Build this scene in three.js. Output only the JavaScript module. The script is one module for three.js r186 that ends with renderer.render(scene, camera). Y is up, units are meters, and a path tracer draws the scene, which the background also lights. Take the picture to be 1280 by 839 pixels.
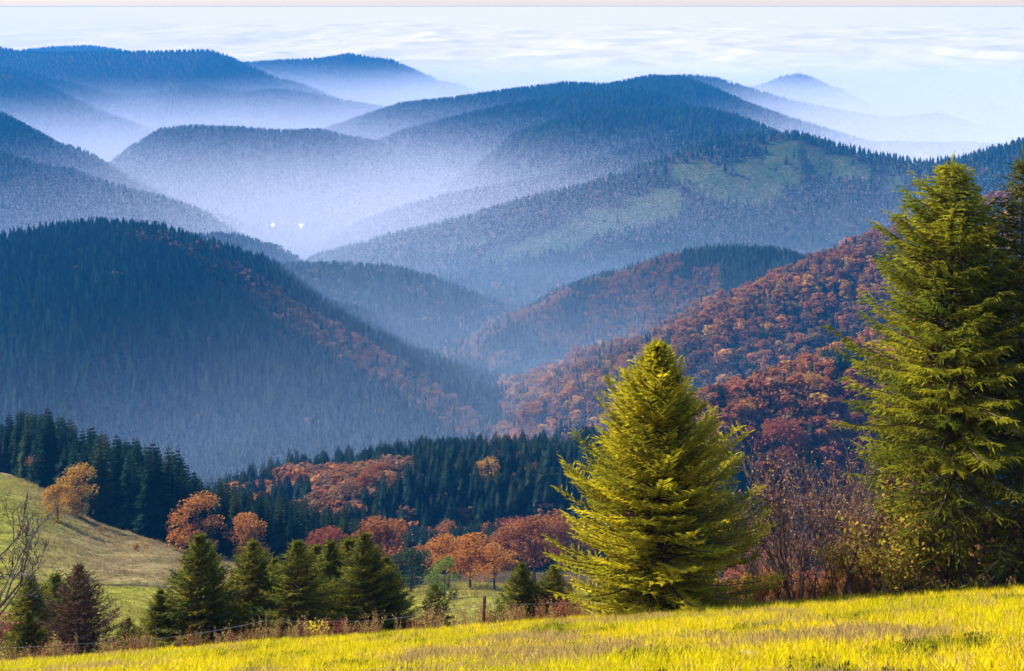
import * as THREE from 'three';
import { mergeGeometries } from 'three/addons/utils/BufferGeometryUtils.js';

// ---------------------------------------------------------------- camera, sky, sun, exposure
const scene = new THREE.Scene();
const FOCAL = 1458, HORIZON = 8;                           // focal length and height of the horizon in pixels of a 1280 x 839 picture
const camera = new THREE.PerspectiveCamera(2 * Math.atan((839 - HORIZON) / FOCAL) * 180 / Math.PI, 1280 / (2 * (839 - HORIZON)), 0.5, 3000000);
camera.setViewOffset(1280, 2 * (839 - HORIZON), 0, 839 - 2 * HORIZON, 1280, 839);   // a level camera with its lens shifted down, so that trees stand upright
camera.position.set(0, 0, 0);
camera.lookAt(0, 0, -1);
scene.add(camera);

const SUN_AZ = 52 * Math.PI / 180, SUN_EL = 29 * Math.PI / 180;
const SUN = new THREE.Vector3(-Math.sin(SUN_AZ) * Math.cos(SUN_EL), Math.sin(SUN_EL), -Math.cos(SUN_AZ) * Math.cos(SUN_EL));
const sun = new THREE.DirectionalLight(new THREE.Color().setRGB(1, 0.92, 0.79), 5);
sun.position.copy(SUN).multiplyScalar(3000); sun.target.position.set(0, -150, -300);
sun.castShadow = true; sun.shadow.mapSize.set(4096, 4096);
Object.assign(sun.shadow.camera, { left: -900, right: 900, top: 900, bottom: -900, near: 10, far: 6000 });
scene.add(sun, sun.target);

{ // the sky: warm grey at the horizon, blue overhead, a little brighter towards the sun
  const W = 256, H = 128, d = new Float32Array(W * H * 4);
  for (let j = 0; j < H; j++) for (let i = 0; i < W; i++) {
    const el = ((j + 0.5) / H - 0.5) * Math.PI, az = ((i + 0.5) / W - 0.5) * 2 * Math.PI;
    const v = new THREE.Vector3(Math.cos(el) * Math.cos(az), Math.sin(el), Math.cos(el) * Math.sin(az));
    const t = 1 - Math.exp(-3.2 * Math.max(0, Math.sin(el))), g = Math.pow(Math.max(0, v.dot(SUN)), 6) * 0.35;
    const k = (j * W + i) * 4;
    d[k] = 0.42 * (1 - t) + 0.025 * t + g; d[k + 1] = 0.385 * (1 - t) + 0.15 * t + g * 0.95; d[k + 2] = 0.37 * (1 - t) + 0.6 * t + g * 0.85; d[k + 3] = 1;
  }
  const sky = new THREE.DataTexture(d, W, H, THREE.RGBAFormat, THREE.FloatType);
  sky.mapping = THREE.EquirectangularReflectionMapping; sky.magFilter = THREE.LinearFilter; sky.needsUpdate = true;
  scene.background = sky; scene.environment = sky;
}
scene.fog = new THREE.FogExp2(new THREE.Color().setRGB(0.05, 0.42, 1.0), 1 / 12500);

const renderer = new THREE.WebGLRenderer({ antialias: true });
renderer.toneMapping = THREE.LinearToneMapping;
renderer.toneMappingExposure = 2.1;
renderer.shadowMap.enabled = true;

// ---------------------------------------------------------------- helpers
function rng(seed) { let a = seed >>> 0; return () => { a = (a + 0x6D2B79F5) | 0; let t = Math.imul(a ^ (a >>> 15), 1 | a); t = (t + Math.imul(t ^ (t >>> 7), 61 | t)) ^ t; return ((t ^ (t >>> 14)) >>> 0) / 4294967296; }; }
const lerp = (a, b, t) => a + (b - a) * t, clamp = (x, a, b) => Math.min(b, Math.max(a, x));
const smooth = (a, b, x) => { const t = clamp((x - a) / (b - a), 0, 1); return t * t * (3 - 2 * t); };
function hash(x, y) { let h = Math.imul(x, 374761393) + Math.imul(y, 668265263); h = Math.imul(h ^ (h >>> 13), 1274126177); return ((h ^ (h >>> 16)) >>> 0) / 4294967296; }
function noise(x, y) {
  const i = Math.floor(x), j = Math.floor(y), f = x - i, g = y - j, u = f * f * (3 - 2 * f), v = g * g * (3 - 2 * g);
  return lerp(lerp(hash(i, j), hash(i + 1, j), u), lerp(hash(i, j + 1), hash(i + 1, j + 1), u), v) * 2 - 1;
}
function fbm(x, y, n = 4) { let s = 0, a = 1, t = 0; for (let k = 0; k < n; k++) { s += a * noise(x, y); t += a; a *= 0.5; x = x * 2.03 + 17.1; y = y * 2.03 - 9.7; } return s / t; }
function dirOf(px, py) { return [(px - 640) / FOCAL, -(py - HORIZON) / FOCAL, -1]; }
const bearing = (px) => (px - 640) / FOCAL;
function at(px, py, D) { const d = dirOf(px, py), k = D / -d[2]; return [d[0] * k, d[1] * k, -D]; }   // the point on that line of sight, D metres ahead
const names = {};
function numbered(n) { names[n] = (names[n] ?? -1) + 1; return names[n] ? n + '_' + String(names[n]).padStart(3, '0') : n; }
function tag(o, label, category, group, kind) {
  if (label) o.userData.label = label;
  if (category) o.userData.category = category;
  if (group) o.userData.group = group;
  if (kind) o.userData.kind = kind;
  return o;
}
function mesh(name, geometry, material, parent) {
  const m = new THREE.Mesh(geometry, material); m.castShadow = m.receiveShadow = true;
  m.name = parent === scene ? numbered(name) : name; parent.add(m); return m;
}
function thing(name, label, category, p, group, turn = 0) {
  const g = new THREE.Group(); g.name = numbered(name); g.position.set(...p); g.rotation.y = turn; scene.add(g); return tag(g, label, category, group);
}
class MB { // collects triangles with vertex colours
  constructor() { this.p = []; this.c = []; }
  tri(a, b, c, col) { this.p.push(a[0], a[1], a[2], b[0], b[1], b[2], c[0], c[1], c[2]); for (let k = 0; k < 3; k++) this.c.push(col[0], col[1], col[2]); }
  quad(a, b, c, d, col) { this.tri(a, b, c, col); this.tri(a, c, d, col); }
  tube(pts, radii, n, col) { // tapered tube along points
    let prev = null;
    for (let k = 0; k < pts.length; k++) {
      const a = pts[Math.max(0, k - 1)], b = pts[Math.min(pts.length - 1, k + 1)];
      let t = norm([b[0] - a[0], b[1] - a[1], b[2] - a[2]]);
      const s = norm(cross(t, Math.abs(t[1]) > 0.9 ? [1, 0, 0] : [0, 1, 0])), q = cross(s, t), ring = [];
      for (let i = 0; i < n; i++) { const w = i / n * 2 * Math.PI, cx = Math.cos(w) * radii[k], cy = Math.sin(w) * radii[k]; ring.push([pts[k][0] + s[0] * cx + q[0] * cy, pts[k][1] + s[1] * cx + q[1] * cy, pts[k][2] + s[2] * cx + q[2] * cy]); }
      if (prev) for (let i = 0; i < n; i++) this.quad(prev[i], prev[(i + 1) % n], ring[(i + 1) % n], ring[i], col);
      prev = ring;
    }
  }
  geo() {
    const g = new THREE.BufferGeometry();
    g.setAttribute('position', new THREE.BufferAttribute(new Float32Array(this.p), 3));
    g.setAttribute('color', new THREE.BufferAttribute(new Float32Array(this.c), 3));
    g.computeVertexNormals();
    return g;
  }
}
const cross = (a, b) => [a[1] * b[2] - a[2] * b[1], a[2] * b[0] - a[0] * b[2], a[0] * b[1] - a[1] * b[0]];
const norm = (a) => { const l = Math.hypot(a[0], a[1], a[2]) || 1; return [a[0] / l, a[1] / l, a[2] / l]; };
const add = (a, b, k = 1) => [a[0] + b[0] * k, a[1] + b[1] * k, a[2] + b[2] * k];
const mul = (c, k) => [c[0] * k, c[1] * k, c[2] * k];
const mix = (a, b, t) => [lerp(a[0], b[0], t), lerp(a[1], b[1], t), lerp(a[2], b[2], t)];
const rgb = (c) => new THREE.Color().setRGB(...c);

// ---------------------------------------------------------------- materials
const grainMap = (() => { // mottled grain, tileable, around white
  const n = 512, d = new Uint8Array(n * n * 4), r = rng(5), g = new Float32Array(n * n);
  for (const [cells, amp] of [[8, 0.5], [16, 0.5], [32, 0.6], [64, 0.7], [128, 0.8], [256, 0.7]]) {
    const v = Array.from({ length: cells * cells }, () => r() * 2 - 1);
    for (let j = 0; j < n; j++) for (let i = 0; i < n; i++) {
      const x = i / n * cells, y = j / n * cells, a = Math.floor(x), b = Math.floor(y), f = x - a, h = y - b, u = f * f * (3 - 2 * f), w = h * h * (3 - 2 * h), a1 = (a + 1) % cells, b1 = (b + 1) % cells;
      g[j * n + i] += amp * lerp(lerp(v[b * cells + a], v[b * cells + a1], u), lerp(v[b1 * cells + a], v[b1 * cells + a1], u), w);
    }
  }
  for (let k = 0; k < n * n; k++) { const s = clamp(205 + g[k] * 42, 90, 255); d[k * 4] = s; d[k * 4 + 1] = s; d[k * 4 + 2] = s * 0.97; d[k * 4 + 3] = 255; }
  const t = new THREE.DataTexture(d, n, n); t.colorSpace = THREE.SRGBColorSpace; t.wrapS = t.wrapT = THREE.RepeatWrapping; t.magFilter = THREE.LinearFilter; t.needsUpdate = true;
  return t;
})();
const M = {
  land: new THREE.MeshPhysicalMaterial({ color: 0xffffff, vertexColors: true, roughness: 1, specularIntensity: 0, map: grainMap }),
  wood: new THREE.MeshPhysicalMaterial({ color: 0xffffff, vertexColors: true, roughness: 0.95, specularIntensity: 0.2, side: THREE.DoubleSide }),
  needle: new THREE.MeshPhysicalMaterial({ color: 0xffffff, vertexColors: true, roughness: 1, transmission: 0.48, thickness: 0, side: THREE.DoubleSide, specularIntensity: 0 }),
  leaf: new THREE.MeshPhysicalMaterial({ color: 0xffffff, vertexColors: true, roughness: 1, transmission: 0.42, thickness: 0, side: THREE.DoubleSide, specularIntensity: 0 }),
  grass: new THREE.MeshPhysicalMaterial({ color: 0xffffff, vertexColors: true, roughness: 1, transmission: 0.45, thickness: 0, side: THREE.DoubleSide, specularIntensity: 0 }),
  cloud: new THREE.MeshPhysicalMaterial({ color: rgb([0.86, 0.7, 0.56]), roughness: 1, specularIntensity: 0 }),
};

// ---------------------------------------------------------------- the lie of the land
// near ground: rows of distance, columns of bearing; each number is where the ground there stands in the picture's height
const COLS = [-400, -100, 0, 150, 300, 450, 600, 750, 900, 1100, 1280, 1600];
const ROWS = [60, 72, 100, 150, 200, 250, 300, 350, 400, 450, 500, 600, 700, 900];
const GROUND = [
  [846, 858, 862, 832, 788, 730, 678, 635, 600, 590, 590, 615, 650, 690],
  [840, 855, 858, 830, 786, 728, 676, 634, 602, 588, 586, 605, 645, 690],
  [836, 850, 855, 828, 786, 728, 680, 638, 606, 590, 592, 615, 650, 690],
  [826, 842, 850, 822, 782, 740, 712, 685, 660, 645, 645, 660, 680, 700],
  [816, 836, 845, 835, 806, 765, 735, 712, 698, 694, 696, 705, 710, 715],
  [806, 828, 840, 838, 818, 785, 756, 742, 734, 730, 728, 722, 716, 712],
  [797, 820, 834, 832, 808, 772, 746, 735, 732, 728, 722, 706, 690, 700],
  [784, 806, 822, 826, 812, 786, 760, 746, 738, 730, 720, 706, 690, 700],
  [772, 792, 808, 814, 806, 792, 776, 760, 748, 740, 730, 715, 700, 705],
  [760, 778, 794, 800, 792, 780, 768, 755, 742, 735, 725, 715, 700, 700],
  [748, 764, 780, 786, 780, 770, 760, 748, 735, 728, 720, 710, 700, 700],
  [735, 745, 760, 770, 768, 762, 750, 740, 730, 725, 715, 705, 700, 700],
];
const colH = GROUND.map((row) => row.map((py, k) => at(640, py, ROWS[k])[1]));
function colAt(c, D) { // smooth curve through a column
  const n = ROWS.length;
  if (D >= ROWS[n - 1]) return colH[c][n - 1] - 0.35 * (D - ROWS[n - 1]);
  let k = 0; while (k < n - 2 && D > ROWS[k + 1]) k++;
  const x0 = ROWS[k], x1 = ROWS[k + 1], y = colH[c], h = x1 - x0, t = (D - x0) / h;
  const m = (i) => i <= 0 ? (y[1] - y[0]) / (ROWS[1] - ROWS[0]) : i >= n - 1 ? (y[n - 1] - y[n - 2]) / (ROWS[n - 1] - ROWS[n - 2]) : (y[i + 1] - y[i - 1]) / (ROWS[i + 1] - ROWS[i - 1]);
  const t2 = t * t, t3 = t2 * t;
  return (2 * t3 - 3 * t2 + 1) * y[k] + (t3 - 2 * t2 + t) * h * m(k) + (-2 * t3 + 3 * t2) * y[k + 1] + (t3 - t2) * h * m(k + 1);
}
const plane = (x, D) => -1.7 - 0.496 * D + 0.075 * x - 0.0012 * Math.max(0, D - 40) * Math.max(0, D - 40);
function nearGround(x, D) {
  if (D <= 52) return plane(x, D);
  const px = clamp(640 + x / D * FOCAL, COLS[0], COLS[COLS.length - 1] - 1e-3);
  let c = 0; while (px >= COLS[c + 1]) c++;
  const t = (px - COLS[c]) / (COLS[c + 1] - COLS[c]), u = t * t * (3 - 2 * t), h = lerp(colAt(c, Math.max(D, 60)), colAt(c + 1, Math.max(D, 60)), lerp(t, u, 0.5));
  const rough = smooth(60, 140, D) * (fbm(x / 40, D / 40, 3) * 1.6 + fbm(x / 9, D / 9, 2) * 0.25);
  return lerp(plane(x, D), h + rough, smooth(52, 68, D));
}
// ridges: name, crest line as [picture x, picture y of the tree tops, metres ahead], slope to the front and to the back, tree height, roundness
const RIDGES = [
  ['spruce hill', [[-700, 330, 1450], [-350, 330, 1500], [-60, 305, 1600], [30, 290, 1650], [110, 278, 1700], [190, 282, 1700], [250, 302, 1700], [300, 337, 1680], [350, 372, 1650], [420, 412, 1600], [480, 447, 1550], [540, 487, 1480], [600, 532, 1400], [640, 570, 1350]], 0.4, 0.5, 24, 60],
  ['blue spur', [[250, 332, 2250], [330, 330, 2200], [400, 328, 2200], [470, 331, 2200], [520, 343, 2150], [570, 361, 2100], [610, 376, 2080], [645, 392, 2050], [690, 425, 2000], [730, 470, 1950]], 0.45, 0.5, 22, 40],
  ['dark wooded hill', [[1150, 400, 1800], [1060, 345, 1850], [1010, 322, 1900], [960, 308, 1950], [900, 306, 2000], [840, 314, 2000], [780, 336, 2000], [730, 353, 1980], [680, 381, 1950], [640, 405, 1900], [590, 430, 1850], [540, 452, 1800], [490, 490, 1750]], 0.45, 0.5, 24, 45],
  ['orange hill', [[1700, 150, 1525], [1400, 190, 1525], [1280, 235, 1525], [1180, 267, 1525], [1110, 292, 1525], [1050, 317, 1513], [990, 347, 1501], [930, 382, 1476], [870, 412, 1452], [800, 450, 1415], [740, 486, 1379], [690, 516, 1342], [650, 548, 1318]], 0.5, 0.5, 17, 40],
  ['red hill', [[1600, 300, 850], [1300, 372, 850], [1200, 402, 850], [1090, 440, 840], [1000, 466, 820], [940, 487, 800], [890, 508, 780], [850, 548, 765]], 0.6, 0.6, 13, 25],
  ['forest knoll', [[330, 690, 600], [390, 645, 640], [430, 617, 650], [480, 597, 660], [540, 575, 680], [600, 566, 700], [650, 562, 700], [700, 558, 690], [740, 552, 690], [800, 572, 690], [860, 610, 680]], 0.35, 0.45, 23, 30],
  ['meadow ridge', [[370, 335, 2800], [390, 322, 2805], [450, 307, 2850], [520, 287, 2890], [600, 267, 2930], [660, 247, 2980], [720, 233, 3020], [790, 212, 3060], [850, 190, 3100], [900, 173, 3150], [950, 162, 3200], [1000, 163, 3200], [1050, 178, 3150], [1100, 190, 3150], [1150, 200, 3050], [1200, 195, 2980], [1280, 173, 2900], [1400, 150, 2900], [1700, 130, 2900]], 0.42, 0.5, 20, 90],
  ['wooded ridge', [[390, 312, 3600], [450, 277, 3650], [500, 257, 3700], [550, 242, 3700], [640, 227, 3700], [690, 216, 3700], [725, 202, 3700], [790, 180, 3700], [855, 166, 3700], [890, 160, 3700], [920, 164, 3700], [950, 173, 3700], [1000, 200, 3700]], 0.45, 0.5, 20, 60],
  ['wooded ridge', [[400, 305, 4200], [480, 264, 4250], [560, 227, 4300], [600, 201, 4300], [640, 166, 4300], [690, 148, 4300], [740, 134, 4300], [790, 133, 4300], [880, 132, 4300], [920, 141, 4300], [960, 156, 4300], [1010, 180, 4300], [1080, 215, 4300]], 0.45, 0.5, 20, 80],
  ['wooded ridge', [[280, 275, 4900], [320, 247, 4950], [380, 217, 5000], [440, 187, 5000], [500, 162, 5000], [575, 142, 5000], [640, 127, 5000], [700, 118, 5000], [760, 110, 5000], [800, 108, 5050]], 0.45, 0.5, 20, 80],
  ['high ridge', [[220, 265, 5900], [250, 236, 5950], [280, 211, 6000], [350, 181, 6000], [415, 156, 6000], [500, 127, 6000], [560, 121, 6000], [640, 109, 6000], [705, 101, 6000], [760, 103, 6000], [815, 92, 6000], [855, 94, 6000], [890, 106, 6000], [940, 128, 6000], [990, 146, 6000], [1040, 161, 6000], [1090, 176, 6000], [1240, 178, 6000], [1400, 185, 6000]], 0.42, 0.5, 20, 100],
  ['far ridge', [[840, 93, 8000], [860, 91, 8000], [900, 96, 8000], [940, 109, 8000], [1000, 126, 8000], [1065, 138, 8000], [1115, 146, 8000], [1175, 139, 8000], [1215, 151, 8000], [1265, 163, 8000], [1400, 190, 8000]], 0.4, 0.5, 20, 100],
  ['far dome', [[955, 104, 10000], [975, 95, 10000], [1000, 90, 10000], [1022, 98, 10000], [1040, 108, 10000]], 0.5, 0.5, 15, 60],
  ['far ridge', [[-250, 62, 8500], [0, 57, 8500], [20, 62, 8500], [75, 63, 8500], [125, 62, 8500], [190, 62, 8500], [220, 61, 8500], [260, 60, 8500], [285, 68, 8500], [305, 78, 8500], [350, 97, 8500]], 0.42, 0.5, 22, 90],
  ['far ridge', [[290, 78, 10500], [310, 76, 10500], [350, 73, 10500], [400, 71, 10500], [435, 65, 10500], [460, 69, 10500], [490, 73, 10500], [520, 86, 10500], [550, 100, 10500]], 0.42, 0.5, 20, 90],
  ['far ridge', [[20, 62, 12500], [60, 57, 12500], [110, 55, 12500], [150, 60, 12500], [190, 72, 12500]], 0.5, 0.5, 20, 90],
  ['misty ridge', [[-250, 70, 7200], [0, 81, 7200], [40, 89, 7200], [70, 98, 7300], [100, 104, 7300], [130, 113, 7400], [170, 119, 7500], [200, 113, 7500], [240, 104, 7500], [260, 106, 7500], [300, 113, 7500], [340, 109, 7500], [380, 113, 7500], [430, 123, 7500], [480, 132, 7500], [510, 145, 7500]], 0.42, 0.5, 20, 90],
  ['misty spur', [[-100, 75, 6700], [20, 90, 6600], [60, 112, 6500], [100, 130, 6400], [150, 148, 6300], [200, 168, 6200]], 0.5, 0.5, 20, 90],
  ['round hill', [[120, 215, 4600], [160, 183, 4600], [200, 159, 4600], [240, 155, 4600], [290, 157, 4600], [350, 161, 4600], [400, 160, 4650], [440, 170, 4700]], 0.5, 0.5, 20, 80],
  ['left hill', [[-300, 40, 3900], [-120, 90, 3850], [0, 141, 3800], [30, 156, 3800], [65, 176, 3800], [100, 196, 3750], [150, 221, 3700], [200, 240, 3700], [250, 262, 3700]], 0.45, 0.5, 20, 60],
  ['left spur', [[-200, 160, 3200], [0, 189, 3150], [20, 196, 3150], [50, 204, 3150], [85, 209, 3150], [110, 219, 3150], [150, 231, 3150], [210, 247, 3150], [250, 262, 3150], [300, 292, 3150], [325, 315, 3150]], 0.42, 0.5, 20, 50],
  ['small knoll', [[215, 305, 2500], [250, 294, 2500], [290, 294, 2500], [318, 306, 2480], [340, 327, 2450]], 0.55, 0.5, 18, 40],
].map(([kind, crest, front, back, tree, round], id) => ({
  kind, front, back, tree, round, id,
  pts: crest.map(([px, py, far]) => { const D = far < 2400 ? far : 2400 + (far - 2400) * 0.66, p = at(px, py, D); return [p[0], p[1] - tree * 0.85, D]; }),
}));
for (const r of RIDGES) { r.minX = Math.min(...r.pts.map((p) => p[0])); r.maxX = Math.max(...r.pts.map((p) => p[0])); r.minD = Math.min(...r.pts.map((p) => p[2])); r.maxD = Math.max(...r.pts.map((p) => p[2])); r.top = Math.max(...r.pts.map((p) => p[1])); }
function ridgeHeight(r, x, D, low) {
  // quick rejection
  const ox = Math.max(0, r.minX - x, x - r.maxX), od = Math.max(0, r.minD - D, D - r.maxD);
  if (r.top - 0.28 * (Math.hypot(ox, od) - r.round) < low) return -1e9;
  let best = 1e18, hs = 0, bd = 0;
  for (let k = 0; k < r.pts.length - 1; k++) {
    const a = r.pts[k], b = r.pts[k + 1], ex = b[0] - a[0], ed = b[2] - a[2];
    const t = clamp(((x - a[0]) * ex + (D - a[2]) * ed) / (ex * ex + ed * ed), 0, 1);
    const qx = x - a[0] - t * ex, qd = D - a[2] - t * ed, q = qx * qx + qd * qd;
    if (q < best) { best = q; hs = lerp(a[1], b[1], t); bd = qd; }
  }
  const dist = Math.sqrt(best), s = bd < 0 ? r.front : r.back;
  const scale = r.minD * 0.16 + 60;
  const n = fbm(x / scale + r.id * 7.3, D / scale, 3);
  const drop = s * (Math.sqrt(dist * dist + r.round * r.round) - r.round);
  return hs - drop * (1 + 0.38 * n) + fbm(x / 95, D / 95, 3) * 9 * smooth(0, 140, dist);
}
const floorAt = (x, D) => Math.max(-760, -525 - 0.11 * Math.max(0, D - 1400)) + fbm(x / 400, D / 400, 3) * 14;
function land(x, D) { // height and which piece of the land it is
  if (D <= 60) return [nearGround(x, D), -2];
  let h = D < 1600 ? nearGround(x, D) : -1e9, id = -2;
  const f = floorAt(x, D);
  if (f > h) { h = f; id = -1; }
  for (const r of RIDGES) {
    if (r.minD > D + 1600 || (D < 560)) continue;
    const v = ridgeHeight(r, x, D, h - 25);
    if (v > h) id = r.id;
    const k = 14, e = Math.max(0, k - Math.abs(v - h)) / k;   // smooth maximum
    h = Math.max(h, v) + e * e * k * 0.25;
  }
  return [h, id];
}
// land grid: bearing x/D by growing distance
const NU = 360, U0 = -0.6, U1 = 0.6, ND = 700, D0 = 56, D1 = 9400;
const uAt = (i) => lerp(U0, U1, i / NU), dAt = (j) => D0 * Math.pow(D1 / D0, j / ND);
const LH = new Float32Array((NU + 1) * (ND + 1)), LI = new Int16Array((NU + 1) * (ND + 1));
for (let j = 0; j <= ND; j++) { const D = dAt(j); for (let i = 0; i <= NU; i++) { const [h, id] = land(uAt(i) * D, D); LH[j * (NU + 1) + i] = h; LI[j * (NU + 1) + i] = id; } }
function gridAt(x, D) { // height on the built mesh
  if (D <= 58) return nearGround(x, D);
  const fu = clamp((x / D - U0) / (U1 - U0) * NU, 0, NU - 0.001), fd = clamp(Math.log(D / D0) / Math.log(D1 / D0) * ND, 0, ND - 0.001);
  const i = Math.floor(fu), j = Math.floor(fd), a = fu - i, b = fd - j, k = j * (NU + 1) + i;
  return lerp(lerp(LH[k], LH[k + 1], a), lerp(LH[k + NU + 1], LH[k + NU + 2], a), b);
}
function idAt(x, D) { const i = clamp(Math.round((x / D - U0) / (U1 - U0) * NU), 0, NU), j = clamp(Math.round(Math.log(D / D0) / Math.log(D1 / D0) * ND), 0, ND); return LI[j * (NU + 1) + i]; }
function hit(px, py, from = 62) { // where that line of sight meets the ground
  const d = dirOf(px, py), ux = d[0] / -d[2], uy = d[1] / -d[2];
  for (let D = from; D < D1; D *= 1.004) { const g = gridAt(ux * D, D); if (uy * D <= g) return [ux * D, g, -D]; }
  return at(px, py, 9000);
}
// highest sight line so far along each bearing, to know what stands in view
const SEEN = new Float32Array((NU + 1) * (ND + 1));
for (let i = 0; i <= NU; i++) { let m = -9; for (let j = 0; j <= ND; j++) { const k = j * (NU + 1) + i; SEEN[k] = m; m = Math.max(m, LH[k] / dAt(j)); } }
function inView(x, D, h, margin = 0.003) {
  const fu = (x / D - U0) / (U1 - U0) * NU, fd = Math.log(D / D0) / Math.log(D1 / D0) * ND;
  if (fu < 0 || fu > NU) return false;
  return h / D > SEEN[clamp(Math.round(fd) - 1, 0, ND) * (NU + 1) + clamp(Math.round(fu), 0, NU)] - margin;
}

// grass on the land: patches of open ground
const blobs = (list) => list.map(([px, py, rx, rd, turn = 0]) => { const p = hit(px, py); return [p[0], -p[2], rx, rd, turn]; });
const PATCH = blobs([[1000, 196, 92, 81], [1040, 212, 118, 61], [970, 213, 98, 61], [900, 232, 75, 70], [815, 258, 86, 61], [750, 282, 86, 61], [690, 303, 98, 51], [865, 214, 65, 46], [640, 318, 75, 46], [1095, 226, 75, 40], [580, 310, 65, 30], [945, 250, 65, 30]]);
function openRidge(x, D) { let m = 0; for (const [cx, cd, rx, rd] of PATCH) { const q = Math.hypot((x - cx) / rx, (D - cd) / rd) + fbm(x / 90, D / 90, 3) * 0.45; m = Math.max(m, 1 - q); } return m; }
const pxOf = (x, D) => 640 + x / D * FOCAL;
const edgePts = [[-400, 520], [-100, 480], [0, 478], [50, 436], [110, 408], [160, 400], [220, 388], [300, 396], [400, 392], [470, 400], [560, 410], [700, 410], [760, 360], [820, 200], [1300, 170]];
function edge(px) { let k = 0; while (k < edgePts.length - 2 && px > edgePts[k + 1][0]) k++; const [a, b] = edgePts[k], [c, d] = edgePts[k + 1]; return lerp(b, d, clamp((px - a) / (c - a), 0, 1)); }
function trackAt(x, D) { // an earth track across the valley meadow, and two fainter ones
  const px = pxOf(x, D); if (px > 440 || D > 460) return 0; let m = 0;
  for (const [d0, k, w, amt] of [[266, 0.08, 1.5, 1], [312, -0.55, 1.1, 0.6], [352, -0.62, 1.1, 0.6]]) { const q = Math.abs(D - (d0 + (px - 130) * k + fbm(x / 25, d0, 2) * 4)); if (k < 0 && px > 90) continue; m = Math.max(m, amt * (1 - smooth(w * 0.6, w * 1.6, q))); }
  return m;
}
function landColor(x, D, id) {
  const n = fbm(x / 30, D / 30, 3), n2 = fbm(x / 7 + 3, D / 7, 2);
  const floorC = mix([0.09, 0.07, 0.035], [0.12, 0.08, 0.045], n * 0.5 + 0.5);
  if (D < 700 && id < 0) {
    const px = pxOf(x, D), e = edge(px);
    const green = mix([0.3, 0.31, 0.035], [0.42, 0.36, 0.06], n * 0.5 + 0.5), straw = mix([0.4, 0.29, 0.14], [0.26, 0.18, 0.085], n2 * 0.5 + 0.5);
    // the upper meadow is dry straw, below the track it is green
    let s = 0;
    if (px < 420) { const line = 268 + (px - 130) * 0.08; s = smooth(line - 2, line + 3, D) * smooth(-40, 150, px + n * 40) * 0.9; }
    let c = mix(green, straw, clamp(s + n * 0.25, 0, 1));
    c = mul(c, 0.85 + 0.3 * fbm(x / 3, D / 5, 3));
    c = mix(c, mul([0.11, 0.08, 0.05], 1 + n2 * 0.4), trackAt(x, D));
    if (px < 75 && D > 452) c = mix(c, [0.42, 0.27, 0.2], smooth(452, 458, D));
    return mix(c, floorC, smooth(e - 6, e + 8, D + n * 8));
  }
  if (id >= 0 && RIDGES[id].kind === 'meadow ridge') { const m = openRidge(x, D); if (m > 0) return mix(floorC, mix([0.06, 0.12, 0.03], [0.13, 0.13, 0.05], clamp(n + 0.5, 0, 1)), smooth(0, 0.12, m)); }
  if (id === -1 && D > 2500) return mix([0.12, 0.15, 0.06], [0.2, 0.17, 0.09], n * 0.5 + 0.5);
  return floorC;
}
const HILLS = {
  'spruce hill': 'big hill covered in dark spruce forest with a reddish crest', 'blue spur': 'low hazy wooded spur behind the big spruce hill',
  'dark wooded hill': 'dark wooded hill with a jagged row of spruces on top', 'orange hill': 'hillside covered in orange and brown autumn trees',
  'red hill': 'nearer slope of red autumn trees mixed with spruces', 'forest knoll': 'dark forested knoll behind the orange beech row', 'meadow ridge': 'long ridge with open green meadows and dark woods',
  'wooded ridge': 'hazy blue wooded ridge sloping down into the misty valley', 'high ridge': 'highest long blue ridge behind the meadow ridge', 'far ridge': 'pale far ridge rising out of the sea of clouds',
  'far dome': 'tiny pale dome of a hill standing in the clouds', 'misty ridge': 'pale lavender ridge half sunk in mist', 'misty spur': 'faint spur descending into white mist', 'round hill': 'round blue hill standing in the white valley mist',
  'left hill': 'steep blue slope falling to the misty valley', 'left spur': 'hazy wooded spur below the steep blue slope', 'small knoll': 'small hazy knoll at the valley mouth',
};
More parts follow.
